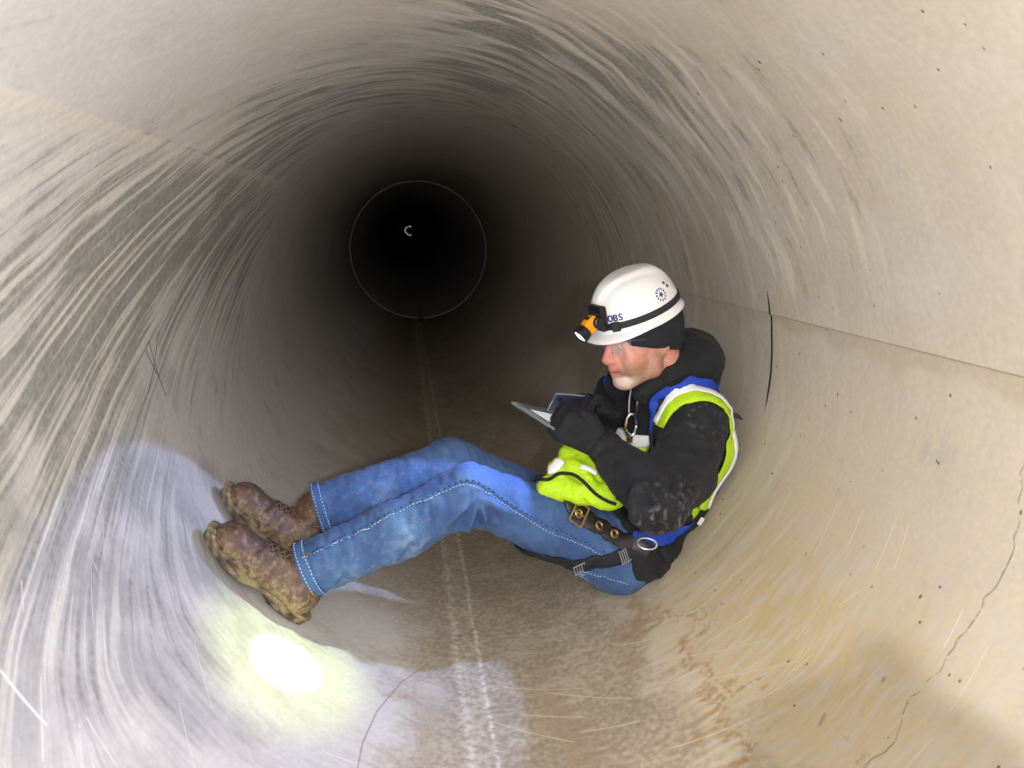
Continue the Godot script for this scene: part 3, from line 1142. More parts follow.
func build_person() -> void:
	var f_dir := Vector3(-0.909, -0.292, 0.296).normalized()
	var u_dir := Vector3(-0.278, 0.956, 0.09)
	u_dir = (u_dir - f_dir * u_dir.dot(f_dir)).normalized()
	head_basis = Basis(f_dir, u_dir, f_dir.cross(u_dir))
	var person := thing("person", "person in black hoodie and blue jeans sitting against the pipe wall", "person", SEAT)
	var here := Transform3D(Basis(), -SEAT)
	# --- fields of the clothes
	f_jeans = field(0.035)
	fcap(f_jeans, L_HIP, R_HIP, 0.104, 0.104)
	fcap(f_jeans, (L_HIP + R_HIP) * 0.5 + Vector3(0.0, 0.03, 0), T[0] + Vector3(0, 0.06, 0), 0.12, 0.10)
	fcap(f_jeans, L_HIP, L_HIP.lerp(L_KNEE, 0.5) + Vector3(0, 0.012, 0), 0.104, 0.088)
	fcap(f_jeans, L_HIP.lerp(L_KNEE, 0.5) + Vector3(0, 0.012, 0), L_KNEE, 0.086, 0.070)
	fcap(f_jeans, L_KNEE, L_KNEE.lerp(L_ANK, 0.45) + Vector3(0.0, -0.006, 0), 0.070, 0.067)
	fcap(f_jeans, L_KNEE.lerp(L_ANK, 0.45) + Vector3(0.0, -0.006, 0), L_ANK + Vector3(0.005, 0.006, 0), 0.067, 0.066)
	var fr := field(0.03)
	fcap(fr, R_HIP, R_KNEE, 0.10, 0.074)
	fcap(fr, R_KNEE, R_ANK, 0.074, 0.066)
	for i in range(0, fr[0].size(), 10):
		f_jeans[0].append_array(fr[0].slice(i, i + 10))
	var l_dir := (L_ANK - L_KNEE).normalized()
	var r_dir := (R_ANK - R_KNEE).normalized()
	var l_cuff := L_ANK + l_dir * -0.008
	var r_cuff := R_ANK + r_dir * -0.004
	# the cuffs end flat; a plane cut would also cut the other leg, so each is bounded to its own side
	fcut(f_jeans, l_cuff, (l_dir + Vector3(0.08, -0.02, 0)).normalized(), 0.13)
	fcut(f_jeans, r_cuff, r_dir, 0.13)
	f_torso = field(0.05)
	torso_shapes(f_torso, 0.0)
	f_hoodie = field(0.03)
	torso_shapes(f_hoodie, 0.0)
	fcap(f_hoodie, L_HIP + Vector3(0.046, 0.024, 0.016), R_HIP + Vector3(0.05, 0.022, 0.0), 0.102, 0.095)
	fcap(f_hoodie, T[3], T[4], 0.085, 0.075)
	# sleeves
	var l_mid := L_SH.lerp(L_EL, 0.55) + Vector3(0.018, -0.012, 0.0)
	fcap(f_hoodie, L_SH, l_mid, 0.084, 0.078)
	fcap(f_hoodie, l_mid, L_EL, 0.078, 0.064)
	fcap(f_hoodie, L_EL, L_EL.lerp(L_WR, 0.55), 0.064, 0.056)
	fcap(f_hoodie, L_EL.lerp(L_WR, 0.55), L_WR, 0.056, 0.042)
	fcap(f_hoodie, R_SH, R_EL, 0.08, 0.065)
	fcap(f_hoodie, R_EL, R_WR, 0.062, 0.042)
	# hood lying round the neck
	var hood := [Vector3(0.435, 0.655, -1.80), Vector3(0.50, 0.695, -1.795), Vector3(0.575, 0.735, -1.815), Vector3(0.60, 0.735, -1.88), Vector3(0.565, 0.73, -1.945), Vector3(0.48, 0.69, -1.955), Vector3(0.40, 0.645, -1.93)]
	var hr := [0.03, 0.042, 0.058, 0.066, 0.058, 0.045, 0.032]
	for i in hood.size() - 1:
		fcap(f_hoodie, hood[i], hood[i + 1], hr[i], hr[i + 1])
	fcap(f_hoodie, Vector3(0.60, 0.72, -1.88), Vector3(0.625, 0.66, -1.88), 0.06, 0.05)
	fcap(f_hoodie, Vector3(0.56, 0.775, -1.885), Vector3(0.60, 0.73, -1.885), 0.04, 0.055)
	# --- body: one figure under the clothes, head with its own fine grid
	var fb := field(0.03)
	for s in [-1.0, 1.0]:
		var o: Vector3 = ACROSS * (0.055 * s)
		fcap(fb, T[0] + o, T[2] + o, 0.075, 0.08)
		fcap(fb, T[2] + o, T[3] + o * 0.8, 0.08, 0.06)
	fcap(fb, T[3], HEAD + head_basis * Vector3(-0.03, -0.08, 0.0), 0.06, 0.052)
	fcap(fb, L_SH, R_SH, 0.05, 0.05)
	for a in [[L_SH, L_EL, 0.048, 0.038], [L_EL, L_WR, 0.036, 0.026], [R_SH, R_EL, 0.048, 0.038], [R_EL, R_WR, 0.036, 0.026], [L_HIP, L_KNEE, 0.078, 0.05], [L_KNEE, L_ANK, 0.05, 0.036], [R_HIP, R_KNEE, 0.078, 0.05], [R_KNEE, R_ANK, 0.05, 0.036], [L_HIP, R_HIP, 0.085, 0.085]]:
		fcap(fb, a[0], a[1], a[2], a[3])
	var coarse := net(fb, 0.013)
	var bv: PackedVector3Array = coarse[0]
	var bi: PackedInt32Array = coarse[1]
	var bn := normals(bv, bi)
	var bc := PackedColorArray()
	bc.resize(bv.size())
	bc.fill(lc(206, 150, 128))
	var fh := head_field()
	var hd := net(fh, 0.003)
	var hv: PackedVector3Array = hd[0]
	var hi: PackedInt32Array = hd[1]
	var first := bv.size()
	var hn := normals(hv, hi)
	var nz := noise(31, 420.0, 2)
	var nb := noise(32, 60.0, 3)
	for i in hv.size():
		bc.append(face_colour(hv[i], nz, nb))
		bv.append(HEAD + head_basis * hv[i])
		bn.append(head_basis * hn[i])
	for i in hi:
		bi.append(first + i)
	for i in bv.size():
		bv[i] -= SEAT
	part("body", to_mesh(bv, bi, bn, PackedVector2Array(), bc), mats["skin"], person)
	for s in [-1.0, 1.0]:
		var eye := part("eye", ball(0.0118), mats["eye white"], person, Transform3D(head_basis, HEAD + head_basis * Vector3(0.0765, -0.006, 0.031 * s) - SEAT))
		part("iris", lathe([Vector2(0, 0.0), Vector2(0.0055, 0.0), Vector2(0.0045, 0.0012), Vector2(0, 0.0014)], 16), mats["eye iris"], eye, Transform3D(Basis(Vector3(0, 0, 1), -PI / 2 - 0.35), Vector3(0.0109, -0.004, 0)))
	# --- jeans
	var wr := noise(41, 9.0, 3)
	var crease := noise(43, 1.0, 2)
	var blot := noise(42, 34.0, 5)
	var knee_folds := []
	for i in 7:
		var a := -0.9 + i * 0.34
		var out_dir := Vector3(sin(a), -cos(a) * 0.75, 0.0)
		knee_folds.append([L_KNEE + Vector3(0.01, 0.012, 0.052), L_KNEE + out_dir * 0.105 + Vector3(0, 0, 0.05), 0.0095, 0.019 if i % 2 == 0 else -0.014])
	for i in 4:
		var x := -0.10 - i * 0.075
		knee_folds.append([Vector3(x, 0.36 + x * 0.25, -1.60), Vector3(x - 0.03, 0.28 + x * 0.25, -1.63), 0.012, 0.006])
	for i in 5:
		var x := 0.30 + i * 0.02
		knee_folds.append([Vector3(x - 0.04, 0.40 - i * 0.03, -1.72), Vector3(x + 0.02, 0.24 - i * 0.01, -1.69), 0.010, 0.006])
	for i in 5:
		var a := -0.8 + i * 0.4
		knee_folds.append([R_KNEE + Vector3(0, 0.02, 0.05), R_KNEE + Vector3(sin(a) * 0.11, -cos(a) * 0.05, 0.05), 0.01, 0.008])
	for i in 3:
		var p := R_KNEE.lerp(R_ANK, 0.35 + 0.2 * i)
		knee_folds.append([p + Vector3(0.03, 0.05, 0.05), p + Vector3(-0.04, 0.01, 0.06), 0.011, 0.005])
	knee_folds = lay(f_jeans, knee_folds)
	var push_j := func(p: Vector3, _n: Vector3) -> float:
		var q := p - L_KNEE
		var u := q.dot(l_dir)
		return folds(knee_folds, p) + wr.get_noise_3dv(p) * 0.005 - absf(crease.get_noise_3d(u * 26.0 + p.y * 8.0, p.y * 7.0, p.z * 9.0)) * 0.007 + 0.002
	f_jeans.append(push_j)
	var paint_j := func(p: Vector3, _n: Vector3) -> Color:
		var b := blot.get_noise_3dv(p)
		var w := wr.get_noise_3dv(p * 0.6)
		var c := lc(64, 96, 150).lerp(lc(98, 134, 186), clampf(0.5 + w * 0.8 + b * 0.3, 0.0, 1.0))
		# dried splashes and scuffs on the shins
		var shin := smooth(-0.02, -0.1, p.x) * smooth(-0.43, -0.36, p.x)
		var near := smooth(-1.78, -1.7, p.z)
		var low := smooth(0.0, 0.05, (L_KNEE.y + (p.x - L_KNEE.x) * 0.42 + 0.04) - p.y)
		var scuff := clampf(b * 2.2 + w * 1.6 - 0.3, 0.0, 1.0) * shin * (near * low + (1.0 - near) * 0.5)
		c = c.lerp(lc(150, 174, 196), scuff * 0.55)
		var mud := clampf(blot.get_noise_3dv(p * 1.7 + Vector3(3, 1, 2)) * 3.2 - 1.25, 0.0, 1.0) * shin
		return c.lerp(lc(176, 160, 132), mud * 0.7)
	var jeans := part("jeans", solid(f_jeans, 0.0058, push_j, paint_j), mats["denim"], person, here)
	# hems with two rows of thread, outseam along the near leg, back pocket
	for leg in [[l_cuff, l_dir, 0.0735, L_KNEE], [r_cuff, r_dir, 0.069, R_KNEE]]:
		var d: Vector3 = leg[1]
		var sd := d.cross(Vector3(0, 0, 1)).normalized()
		var sd2 := d.cross(sd)
		for row in [[0.012, 0.026, 0.0025, "hem", "hem denim", 0.0], [0.004, 0.0, 0.0011, "hem_stitching", "pale thread", 0.0026], [0.022, 0.0, 0.0011, "hem_stitching", "pale thread", 0.0026]]:
			var ring := []
			for j in 41:
				var a := TAU * j / 40
				var q: Vector3 = leg[0] - d * row[0] + (sd * cos(a) + sd2 * sin(a)) * 0.072
				ring.append(q)
			if row[1] > 0.0:
				part(row[3], band(ring.slice(0, 40), row[1], row[2], [f_jeans], 0.002, 2, true, 0.03), mats[row[4]], jeans)
			else:
				part(row[3], stitches(ring, [f_jeans], 0.006, 0.003, row[2], 0.002 + row[5]), mats[row[4]], jeans).set_meta("kind", "stuff")
	var seam := [Vector3(-0.404, 0.320, -1.63), Vector3(-0.279, 0.377, -1.65), Vector3(-0.140, 0.435, -1.67), Vector3(-0.050, 0.466, -1.68), Vector3(0.016, 0.448, -1.68), Vector3(0.154, 0.356, -1.68), Vector3(0.26, 0.302, -1.69), Vector3(0.349, 0.258, -1.70)]
	part("outseam", band(seam, 0.009, 0.0018, [f_jeans], 0.0015, 2), mats["hem denim"], jeans)
	part("outseam_stitching", stitches(seam, [f_jeans], 0.007, 0.008, 0.0019, 0.0035), mats["dark thread"], jeans).set_meta("kind", "stuff")
	var seam2 := []
	for q in seam:
		seam2.append(q + Vector3(-0.003, -0.009, 0.004))
	part("outseam_stitching", stitches(seam2, [f_jeans], 0.006, 0.003, 0.0010, 0.0025), mats["pale thread"], jeans).set_meta("kind", "stuff")
	var pocket := [Vector3(0.275, 0.185, -1.69), Vector3(0.335, 0.19, -1.70), Vector3(0.395, 0.178, -1.71)]
	part("pocket_seam", band(pocket, 0.007, 0.0016, [f_jeans], 0.001, 2), mats["hem denim"], jeans)
	part("pocket_stitching", stitches(pocket, [f_jeans], 0.006, 0.003, 0.0011, 0.003), mats["pale thread"], jeans).set_meta("kind", "stuff")
	part("pocket_stitching", stitches([Vector3(0.28, 0.18, -1.69), Vector3(0.255, 0.15, -1.70), Vector3(0.28, 0.125, -1.72)], [f_jeans], 0.006, 0.003, 0.0011, 0.002), mats["pale thread"], jeans).set_meta("kind", "stuff")
	# --- hoodie
	var hw := noise(51, 8.0, 3)
	var cloth_crease := noise(53, 1.0, 2)
	var dust := noise(52, 30.0, 3)
	var sleeve := []
	var el := L_EL + Vector3(0.0, 0.0, 0.05)
	for i in 6:
		var q := L_EL.lerp(L_WR, 0.0 + i * 0.16)
		sleeve.append([q + Vector3(-0.035, 0.03, 0.055), q + Vector3(0.03, -0.05, 0.05), 0.0095, 0.021 if i % 2 == 0 else -0.014])
	for i in 5:
		var a := 0.2 + i * 0.35
		sleeve.append([el + Vector3(0.0, 0.02, 0.0), el + Vector3(cos(a) * 0.11, sin(a) * 0.13, -0.02), 0.011, 0.017 if i % 2 == 0 else -0.011])
	for i in 4:
		sleeve.append([L_SH + Vector3(-0.06 - i * 0.01, 0.03 - i * 0.05, 0.06), L_SH + Vector3(0.03, -0.02 - i * 0.05, 0.075), 0.012, 0.004])
	sleeve.append([Vector3(0.46, 0.70, -1.755), Vector3(0.58, 0.77, -1.76), 0.012, 0.008])
	sleeve.append([Vector3(0.56, 0.67, -1.76), Vector3(0.64, 0.72, -1.82), 0.014, -0.008])
	for i in 4:
		sleeve.append([Vector3(0.40 + i * 0.03, 0.27, -1.69), Vector3(0.43 + i * 0.03, 0.18, -1.71), 0.010, 0.006])
	sleeve = lay(f_hoodie, sleeve)
	var push_h := func(p: Vector3, _n: Vector3) -> float:
		return folds(sleeve, p) + hw.get_noise_3dv(p) * 0.006 - absf(cloth_crease.get_noise_3d(p.x * 9.0 + p.y * 6.0, p.y * 14.0, p.z * 9.0)) * 0.009 + 0.003
	f_hoodie.append(push_h)
	var paint_h := func(p: Vector3, _n: Vector3) -> Color:
		var c := lc(27, 28, 31).lerp(lc(37, 38, 41), clampf(0.5 + hw.get_noise_3dv(p * 2.0), 0.0, 1.0))
		# chalky rubbing marks on the near sleeve by the elbow
		var q := p.distance_to(L_EL + Vector3(0.01, -0.015, 0.055))
		var m := clampf(dust.get_noise_3d(p.x * 3.2 + p.y, p.y * 0.7, p.z) * 3.0 - 0.55, 0.0, 1.0) * smooth(0.13, 0.03, q)
		var q2 := p.distance_to(L_SH + Vector3(0.0, 0.05, 0.06))
		m = maxf(m, clampf(dust.get_noise_3dv(p * 1.5) * 2.5 - 0.8, 0.0, 1.0) * smooth(0.1, 0.02, q2))
		return c.lerp(lc(150, 150, 148), m * 0.6)
	var hoodie := part("hoodie", solid(f_hoodie, 0.006, push_h, paint_h), mats["hoodie"], person, here)
	part("cuff", tube([L_WR + (L_EL - L_WR).normalized() * 0.018, L_WR, L_WR - (L_EL - L_WR).normalized() * 0.03], [0.045, 0.046, 0.042], 24), mats["black webbing"], hoodie)
	part("drawstring", tube(catmull([Vector3(0.425, 0.655, -1.775), Vector3(0.41, 0.62, -1.765), Vector3(0.405, 0.575, -1.765)], 0.01), [0.003], 8), mats["black trim"], hoodie)
	# --- beanie under the hat
	var fk := field(0.02)
	fell(fk, Vector3(-0.014, 0.022, 0), Vector3(0.106, 0.10, 0.091))
	fcap(fk, Vector3(-0.03, 0.0, 0), Vector3(-0.045, -0.03, 0), 0.078, 0.07)
	fcut(fk, Vector3(0.09, 0.004, 0), Vector3(0.42, -1.0, 0))
	var kn := noise(71, 40.0, 2)
	var push_k := func(p: Vector3, _n: Vector3) -> float: return kn.get_noise_3dv(p) * 0.0015
	part("beanie", solid(fk, 0.004, push_k), mats["knit"], person, Transform3D(head_basis, HEAD - SEAT))
	build_vest(person, here)
	for b in [["L", Vector3(-0.430, 0.135, -1.655), Vector3(-0.690, 0.724, 0.0), L_ANK, L_KNEE], ["R", Vector3(-0.446, 0.152, -1.865), Vector3(-0.68, 0.733, -0.02), R_ANK, R_KNEE]]:
		build_boot(person, b[1], b[2], b[3], b[4])
	build_gloves(person, here)
	build_glasses()

func ball(r: float) -> SphereMesh:
	var s := SphereMesh.new()
	s.radius = r
	s.height = r * 2.0
	s.radial_segments = 20
	s.rings = 10
	return s

func head_field() -> Array:
	var f := field(0.016)
	fell(f, Vector3(-0.012, 0.03, 0), Vector3(0.098, 0.088, 0.076))
	fell(f, Vector3(0.04, -0.028, 0), Vector3(0.052, 0.075, 0.058))
	for s in [-1.0, 1.0]:
		fcap(f, Vector3(-0.002, -0.04, 0.058 * s), Vector3(0.012, -0.088, 0.047 * s), 0.014, 0.018)
		fcap(f, Vector3(0.012, -0.088, 0.047 * s), Vector3(0.074, -0.110, 0.014 * s), 0.018, 0.017)
		fell(f, Vector3(0.062, -0.034, 0.040 * s), Vector3(0.024, 0.024, 0.02))
		fell(f, Vector3(0.098, -0.042, 0.011 * s), Vector3(0.011, 0.008, 0.008))
		fell(f, Vector3(0.055, -0.066, 0.03 * s), Vector3(0.03, 0.03, 0.022))
	fcap(f, Vector3(0.02, -0.09, 0.0), Vector3(0.07, -0.106, 0.0), 0.035, 0.02)
	fcap(f, Vector3(0.081, 0.012, -0.03), Vector3(0.081, 0.012, 0.03), 0.012, 0.012)
	fcap(f, Vector3(0.091, 0.004, 0), Vector3(0.112, -0.035, 0), 0.008, 0.0125)
	fcap(f, Vector3(0.090, -0.064, -0.018), Vector3(0.098, -0.063, 0.0), 0.006, 0.0075)
	fcap(f, Vector3(0.090, -0.064, 0.018), Vector3(0.098, -0.063, 0.0), 0.006, 0.0075)
	fcap(f, Vector3(0.088, -0.077, -0.014), Vector3(0.095, -0.078, 0.0), 0.006, 0.008)
	fcap(f, Vector3(0.088, -0.077, 0.014), Vector3(0.095, -0.078, 0.0), 0.006, 0.008)
	fell(f, Vector3(0.085, -0.104, 0), Vector3(0.017, 0.018, 0.02))
	fcap(f, Vector3(-0.03, -0.06, 0), Vector3(-0.065, -0.15, 0), 0.056, 0.06)
	for s in [-1.0, 1.0]:
		fell(f, Vector3(-0.012, -0.026, 0.074 * s), Vector3(0.017, 0.027, 0.007))
		fell(f, Vector3(0.092, -0.005, 0.031 * s), Vector3(0.014, 0.011, 0.017), true)
		fell(f, Vector3(-0.008, -0.026, 0.082 * s), Vector3(0.008, 0.014, 0.004), true)
	for s in [-1.0, 1.0]:      # eyelids
		fcap(f, Vector3(0.083, 0.002, 0.018 * s), Vector3(0.080, 0.002, 0.043 * s), 0.0055, 0.005)
		fcap(f, Vector3(0.081, -0.015, 0.02 * s), Vector3(0.078, -0.014, 0.042 * s), 0.005, 0.005)
	return f

func face_colour(p: Vector3, nz: FastNoiseLite, nb: FastNoiseLite) -> Color:
	var b := nb.get_noise_3dv(p)
	var c := lc(208, 150, 130).lerp(lc(200, 134, 116), clampf(0.5 + b, 0.0, 1.0))
	var nose := smooth(0.035, 0.012, p.distance_to(Vector3(0.108, -0.034, 0)))
	c = c.lerp(lc(206, 118, 104), nose * 0.6)
	# lips
	if p.x > 0.084 and absf(p.z) < 0.024:
		c = c.lerp(lc(176, 104, 96), smooth(0.013, 0.007, absf(p.y + 0.0705)) * 0.8)
		c = c.lerp(lc(96, 50, 46), smooth(0.003, 0.0012, absf(p.y + 0.0705)) * 0.8)
	# stubble along the jaw, paler on the chin
	var beard := smooth(-0.045, -0.07, p.y) * smooth(-0.03, 0.01, p.x) * smooth(-0.125, -0.115, p.y + (0.08 - p.x) * 0.2)
	beard = maxf(beard, smooth(0.03, 0.0, absf(p.x - 0.004)) * smooth(-0.01, -0.05, p.y) * 0.9)
	if p.x > 0.084 and absf(p.z) < 0.022 and absf(p.y + 0.0705) < 0.011:
		beard = 0.0
	var chin := smooth(0.05, 0.085, p.x) * smooth(-0.082, -0.092, p.y)
	var hair := lc(140, 108, 84).lerp(lc(200, 190, 178), chin)
	return c.lerp(hair, beard * clampf(0.72 + nz.get_noise_3dv(p) * 0.5, 0.0, 1.0))

func build_vest(person: Node3D, here: Transform3D) -> void:
	f_vest = field(0.04)
	for s in [-1.0, 1.0]:
		var o: Vector3 = ACROSS * (0.058 * s)
		fcap(f_vest, T[1] + o, T[2] + o, 0.109, 0.114)
	fcap(f_vest, T[1] + AHEAD * 0.06, T[2] + AHEAD * 0.07, 0.092, 0.09)
	fcut(f_vest, Vector3(0.45, 0.535, -1.85), Vector3(0.25, 1.0, 0.0))
	var nv := noise(81, 14.0, 3)
	var push_v := func(p: Vector3, _n: Vector3) -> float: return nv.get_noise_3dv(p) * 0.006
	var vest := part("vest", solid(f_vest, 0.008, push_v), mats["lime"], person, here, "lime high-visibility vest with white reflective stripes")
	# front panel bunched up on the lap
	f_lap = field(0.022)
	fcap(f_lap, Vector3(0.182, 0.426, -1.735), Vector3(0.335, 0.412, -1.70), 0.030, 0.036)
	fcap(f_lap, Vector3(0.216, 0.460, -1.765), Vector3(0.355, 0.450, -1.74), 0.032, 0.036)
	fcap(f_lap, Vector3(0.245, 0.495, -1.795), Vector3(0.345, 0.475, -1.79), 0.026, 0.04)
	fcap(f_lap, Vector3(0.345, 0.44, -1.78), Vector3(0.43, 0.46, -1.82), 0.05, 0.06)
	var lf := []
	for i in 6:
		lf.append([Vector3(0.19 + i * 0.03, 0.51 - i * 0.006, -1.75), Vector3(0.25 + i * 0.03, 0.39, -1.69), 0.009, 0.009 if i % 2 == 0 else -0.008])
	lf = lay(f_lap, lf)
	var push_l := func(p: Vector3, _n: Vector3) -> float: return folds(lf, p) + nv.get_noise_3dv(p * 1.6) * 0.005
	f_lap.append(push_l)
	part("front_panel", solid(f_lap, 0.005, push_l), mats["lime"], vest)
	part("trim", band([Vector3(0.158, 0.432, -1.755), Vector3(0.178, 0.443, -1.72), Vector3(0.222, 0.455, -1.73), Vector3(0.254, 0.441, -1.71), Vector3(0.288, 0.425, -1.69), Vector3(0.337, 0.408, -1.66)], 0.008, 0.003, [[f_lap[0], f_lap[1]]], 0.009, 2, false, 0.008), mats["black trim"], vest)
	part("reflective_stripe", band([Vector3(0.192, 0.462, -1.745), Vector3(0.205, 0.474, -1.745), Vector3(0.214, 0.487, -1.75)], 0.026, 0.002, [[f_lap[0], f_lap[1]]], 0.008, 3, false, 0.008), mats["reflective"], vest)
	part("reflective_stripe", band([Vector3(0.262, 0.474, -1.735), Vector3(0.282, 0.470, -1.73), Vector3(0.302, 0.462, -1.725)], 0.012, 0.002, [[f_lap[0], f_lap[1]]], 0.008, 2, false, 0.008), mats["reflective"], vest)
	# shoulder and armhole edge over the near arm
	var both := [f_torso, f_hoodie]
	var edge := [Vector3(0.440, 0.59, -1.725), Vector3(0.468, 0.645, -1.72), Vector3(0.515, 0.672, -1.715), Vector3(0.575, 0.668, -1.715), Vector3(0.628, 0.615, -1.72), Vector3(0.648, 0.54, -1.725), Vector3(0.645, 0.455, -1.735), Vector3(0.60, 0.355, -1.745)]
	part("shoulder_band", band(edge, 0.058, 0.004, both, 0.006, 6), mats["lime"], vest)
	var inner := []
	for q in edge:
		inner.append(q + Vector3(0.006, 0.004, -0.012))
	part("reflective_stripe", band(inner, 0.020, 0.003, both, 0.0125, 4), mats["reflective"], vest)
	var far_edge := []
	for q in edge.slice(2):
		far_edge.append(q - ACROSS * 0.29)
	part("shoulder_band", band(far_edge, 0.075, 0.004, both, 0.006, 4), mats["lime"], vest)
	part("reflective_stripe", band([Vector3(0.43, 0.535, -1.74), Vector3(0.405, 0.53, -1.80), Vector3(0.40, 0.528, -1.86)], 0.03, 0.003, [f_vest, f_torso], 0.006, 3), mats["reflective"], vest)

func build_boot(person: Node3D, heel: Vector3, toe_dir: Vector3, ank: Vector3, knee: Vector3) -> void:
	var x := toe_dir.normalized()
	var z := x.cross(Vector3(x.y, -x.x, 0)).normalized() * 1.0
	var y := z.cross(x).normalized()
	if y.x < 0:
		y = -y
		z = -z
	var bs := Basis(x, y, z)
	var inv := bs.inverse()
	var a: Vector3 = inv * (ank - heel)
	var up: Vector3 = (inv * (knee - ank)).normalized()
	var f := field(0.028)
	fcap(f, Vector3(0.036, 0.045, 0), Vector3(0.036, 0.06, 0), 0.035, 0.036)
	for s in [-1.0, 1.0]:
		fcap(f, Vector3(0.05, 0.05, 0.008 * s), Vector3(0.175, 0.043, 0.016 * s), 0.036, 0.032)
		fcap(f, Vector3(0.175, 0.043, 0.016 * s), Vector3(0.235, 0.042, 0.014 * s), 0.032, 0.03)
	fcap(f, Vector3(0.075, 0.082, 0), Vector3(0.165, 0.055, 0), 0.036, 0.03)
	fell(f, Vector3(0.24, 0.044, 0), Vector3(0.045, 0.034, 0.046))
	fcap(f, Vector3(0.05, 0.06, 0), a, 0.042, 0.046)
	fcap(f, a, a + up * 0.07, 0.046, 0.05)
	fcut(f, Vector3(0, 0.026, 0), Vector3(0, -1, 0))
	var nf := noise(91, 60.0, 3)
	var nm := noise(92, 34.0, 5)
	var cr := []
	for i in 4:
		cr.append([Vector3(0.165 + i * 0.013, 0.03, -0.055), Vector3(0.155 + i * 0.013, 0.085, 0.0), 0.005, -0.0022])
		cr.append([Vector3(0.165 + i * 0.013, 0.03, 0.055), Vector3(0.155 + i * 0.013, 0.085, 0.0), 0.005, -0.0022])
		var q: Vector3 = a + up * (0.012 * i - 0.01)
		cr.append([q + Vector3(0.04, 0.0, 0.03), q + Vector3(-0.03, -0.006, 0.05), 0.005, -0.002])
	cr.append([Vector3(0.10, 0.03, 0.05), Vector3(0.075, 0.10, 0.045), 0.003, -0.002])
	cr = lay(f, cr)
	var push := func(p: Vector3, _n: Vector3) -> float: return folds(cr, p) + nf.get_noise_3dv(p) * 0.0014
	var paint := func(p: Vector3, _n: Vector3) -> Color:
		var w := nm.get_noise_3dv(p)
		var c := lc(88, 66, 50).lerp(lc(122, 94, 72), clampf(0.5 + w * 1.2, 0.0, 1.0))
		# dried mud caked from the welt upwards in patches, thickest at the heel
		var m := clampf((0.075 - p.y) / 0.05 + nm.get_noise_3dv(p * 1.8) * 1.3 - 0.35 + smooth(0.1, 0.02, p.x) * 0.35, 0.0, 1.0)
		c = c.lerp(lc(182, 162, 118), m * 0.8)
		var worn := clampf(nf.get_noise_3dv(p * 0.8) * 2.0 - 0.35, 0.0, 1.0)
		return c.lerp(lc(176, 146, 114), worn * 0.7)
	var boot := Node3D.new()
	boot.name = "boot"
	person.add_child(boot, true)
	boot.transform = Transform3D(bs, heel - SEAT)
	part("upper", solid(f, 0.004, push, paint), mats["leather boot"], boot)
	# sole: outline extruded, with a heel block and an arch between
	var outline := []
	for k in 48:
		var t := TAU * k / 48
		var ox_ := 0.142 - cos(t) * 0.158
		var ww := 0.040 + 0.012 * smooth(0.10, 0.22, ox_) - 0.006 * exp(-pow((ox_ - 0.11) / 0.04, 2.0))
		outline.append(Vector2(ox_, signf(sin(t)) * pow(absf(sin(t)), 0.6) * ww))
	var sp := func(p: Vector3, _n: Vector3) -> Color:
		return lc(66, 54, 44).lerp(lc(178, 156, 116), clampf(nm.get_noise_3dv(p * 1.4) * 2.2 + 0.3 + smooth(0.02, 0.03, p.y) * 0.25, 0.0, 1.0))
	part("sole", sole_mesh(outline, 0.0, 0.030, sp, true), mats["leather boot"], boot, Transform3D(), "muddy thick rubber sole")
	var seg := []
	for k in 7:
		var xx := 0.085 + k * 0.016
		var yy := onto([f], Vector3(xx, 0.12 - k * 0.004, 0), 0.0015).y
		for s in [-1.0, 1.0]:
			if k < 6:
				var y2 := onto([f], Vector3(xx + 0.016, 0.12 - k * 0.004, 0), 0.0015).y
				var pa := onto([f], Vector3(xx, yy - 0.004, 0.017 * s), 0.002)
				var pb := Vector3(xx + 0.008, (yy + y2) * 0.5 + 0.003, 0)
				var pc := onto([f], Vector3(xx + 0.016, y2 - 0.004, -0.017 * s), 0.002)
				seg.append([pa, pb, pc])
	for s in seg:
		part("lace", tube(catmull(s, 0.006), [0.0022], 6), mats["lace"], boot)
	var kx := onto([f], Vector3(0.08, 0.125, 0.01), 0.003)
	part("lace", tube(catmull([kx, kx + Vector3(-0.012, 0.012, 0.02), kx + Vector3(0.01, 0.008, 0.036), kx + Vector3(0.014, -0.004, 0.012), kx], 0.006), [0.002], 6), mats["lace"], boot)
	part("lace", tube(catmull([kx, kx + Vector3(0.006, 0.012, -0.02), kx + Vector3(0.022, 0.004, -0.034), kx + Vector3(0.018, -0.002, -0.012), kx], 0.006), [0.002], 6), mats["lace"], boot)

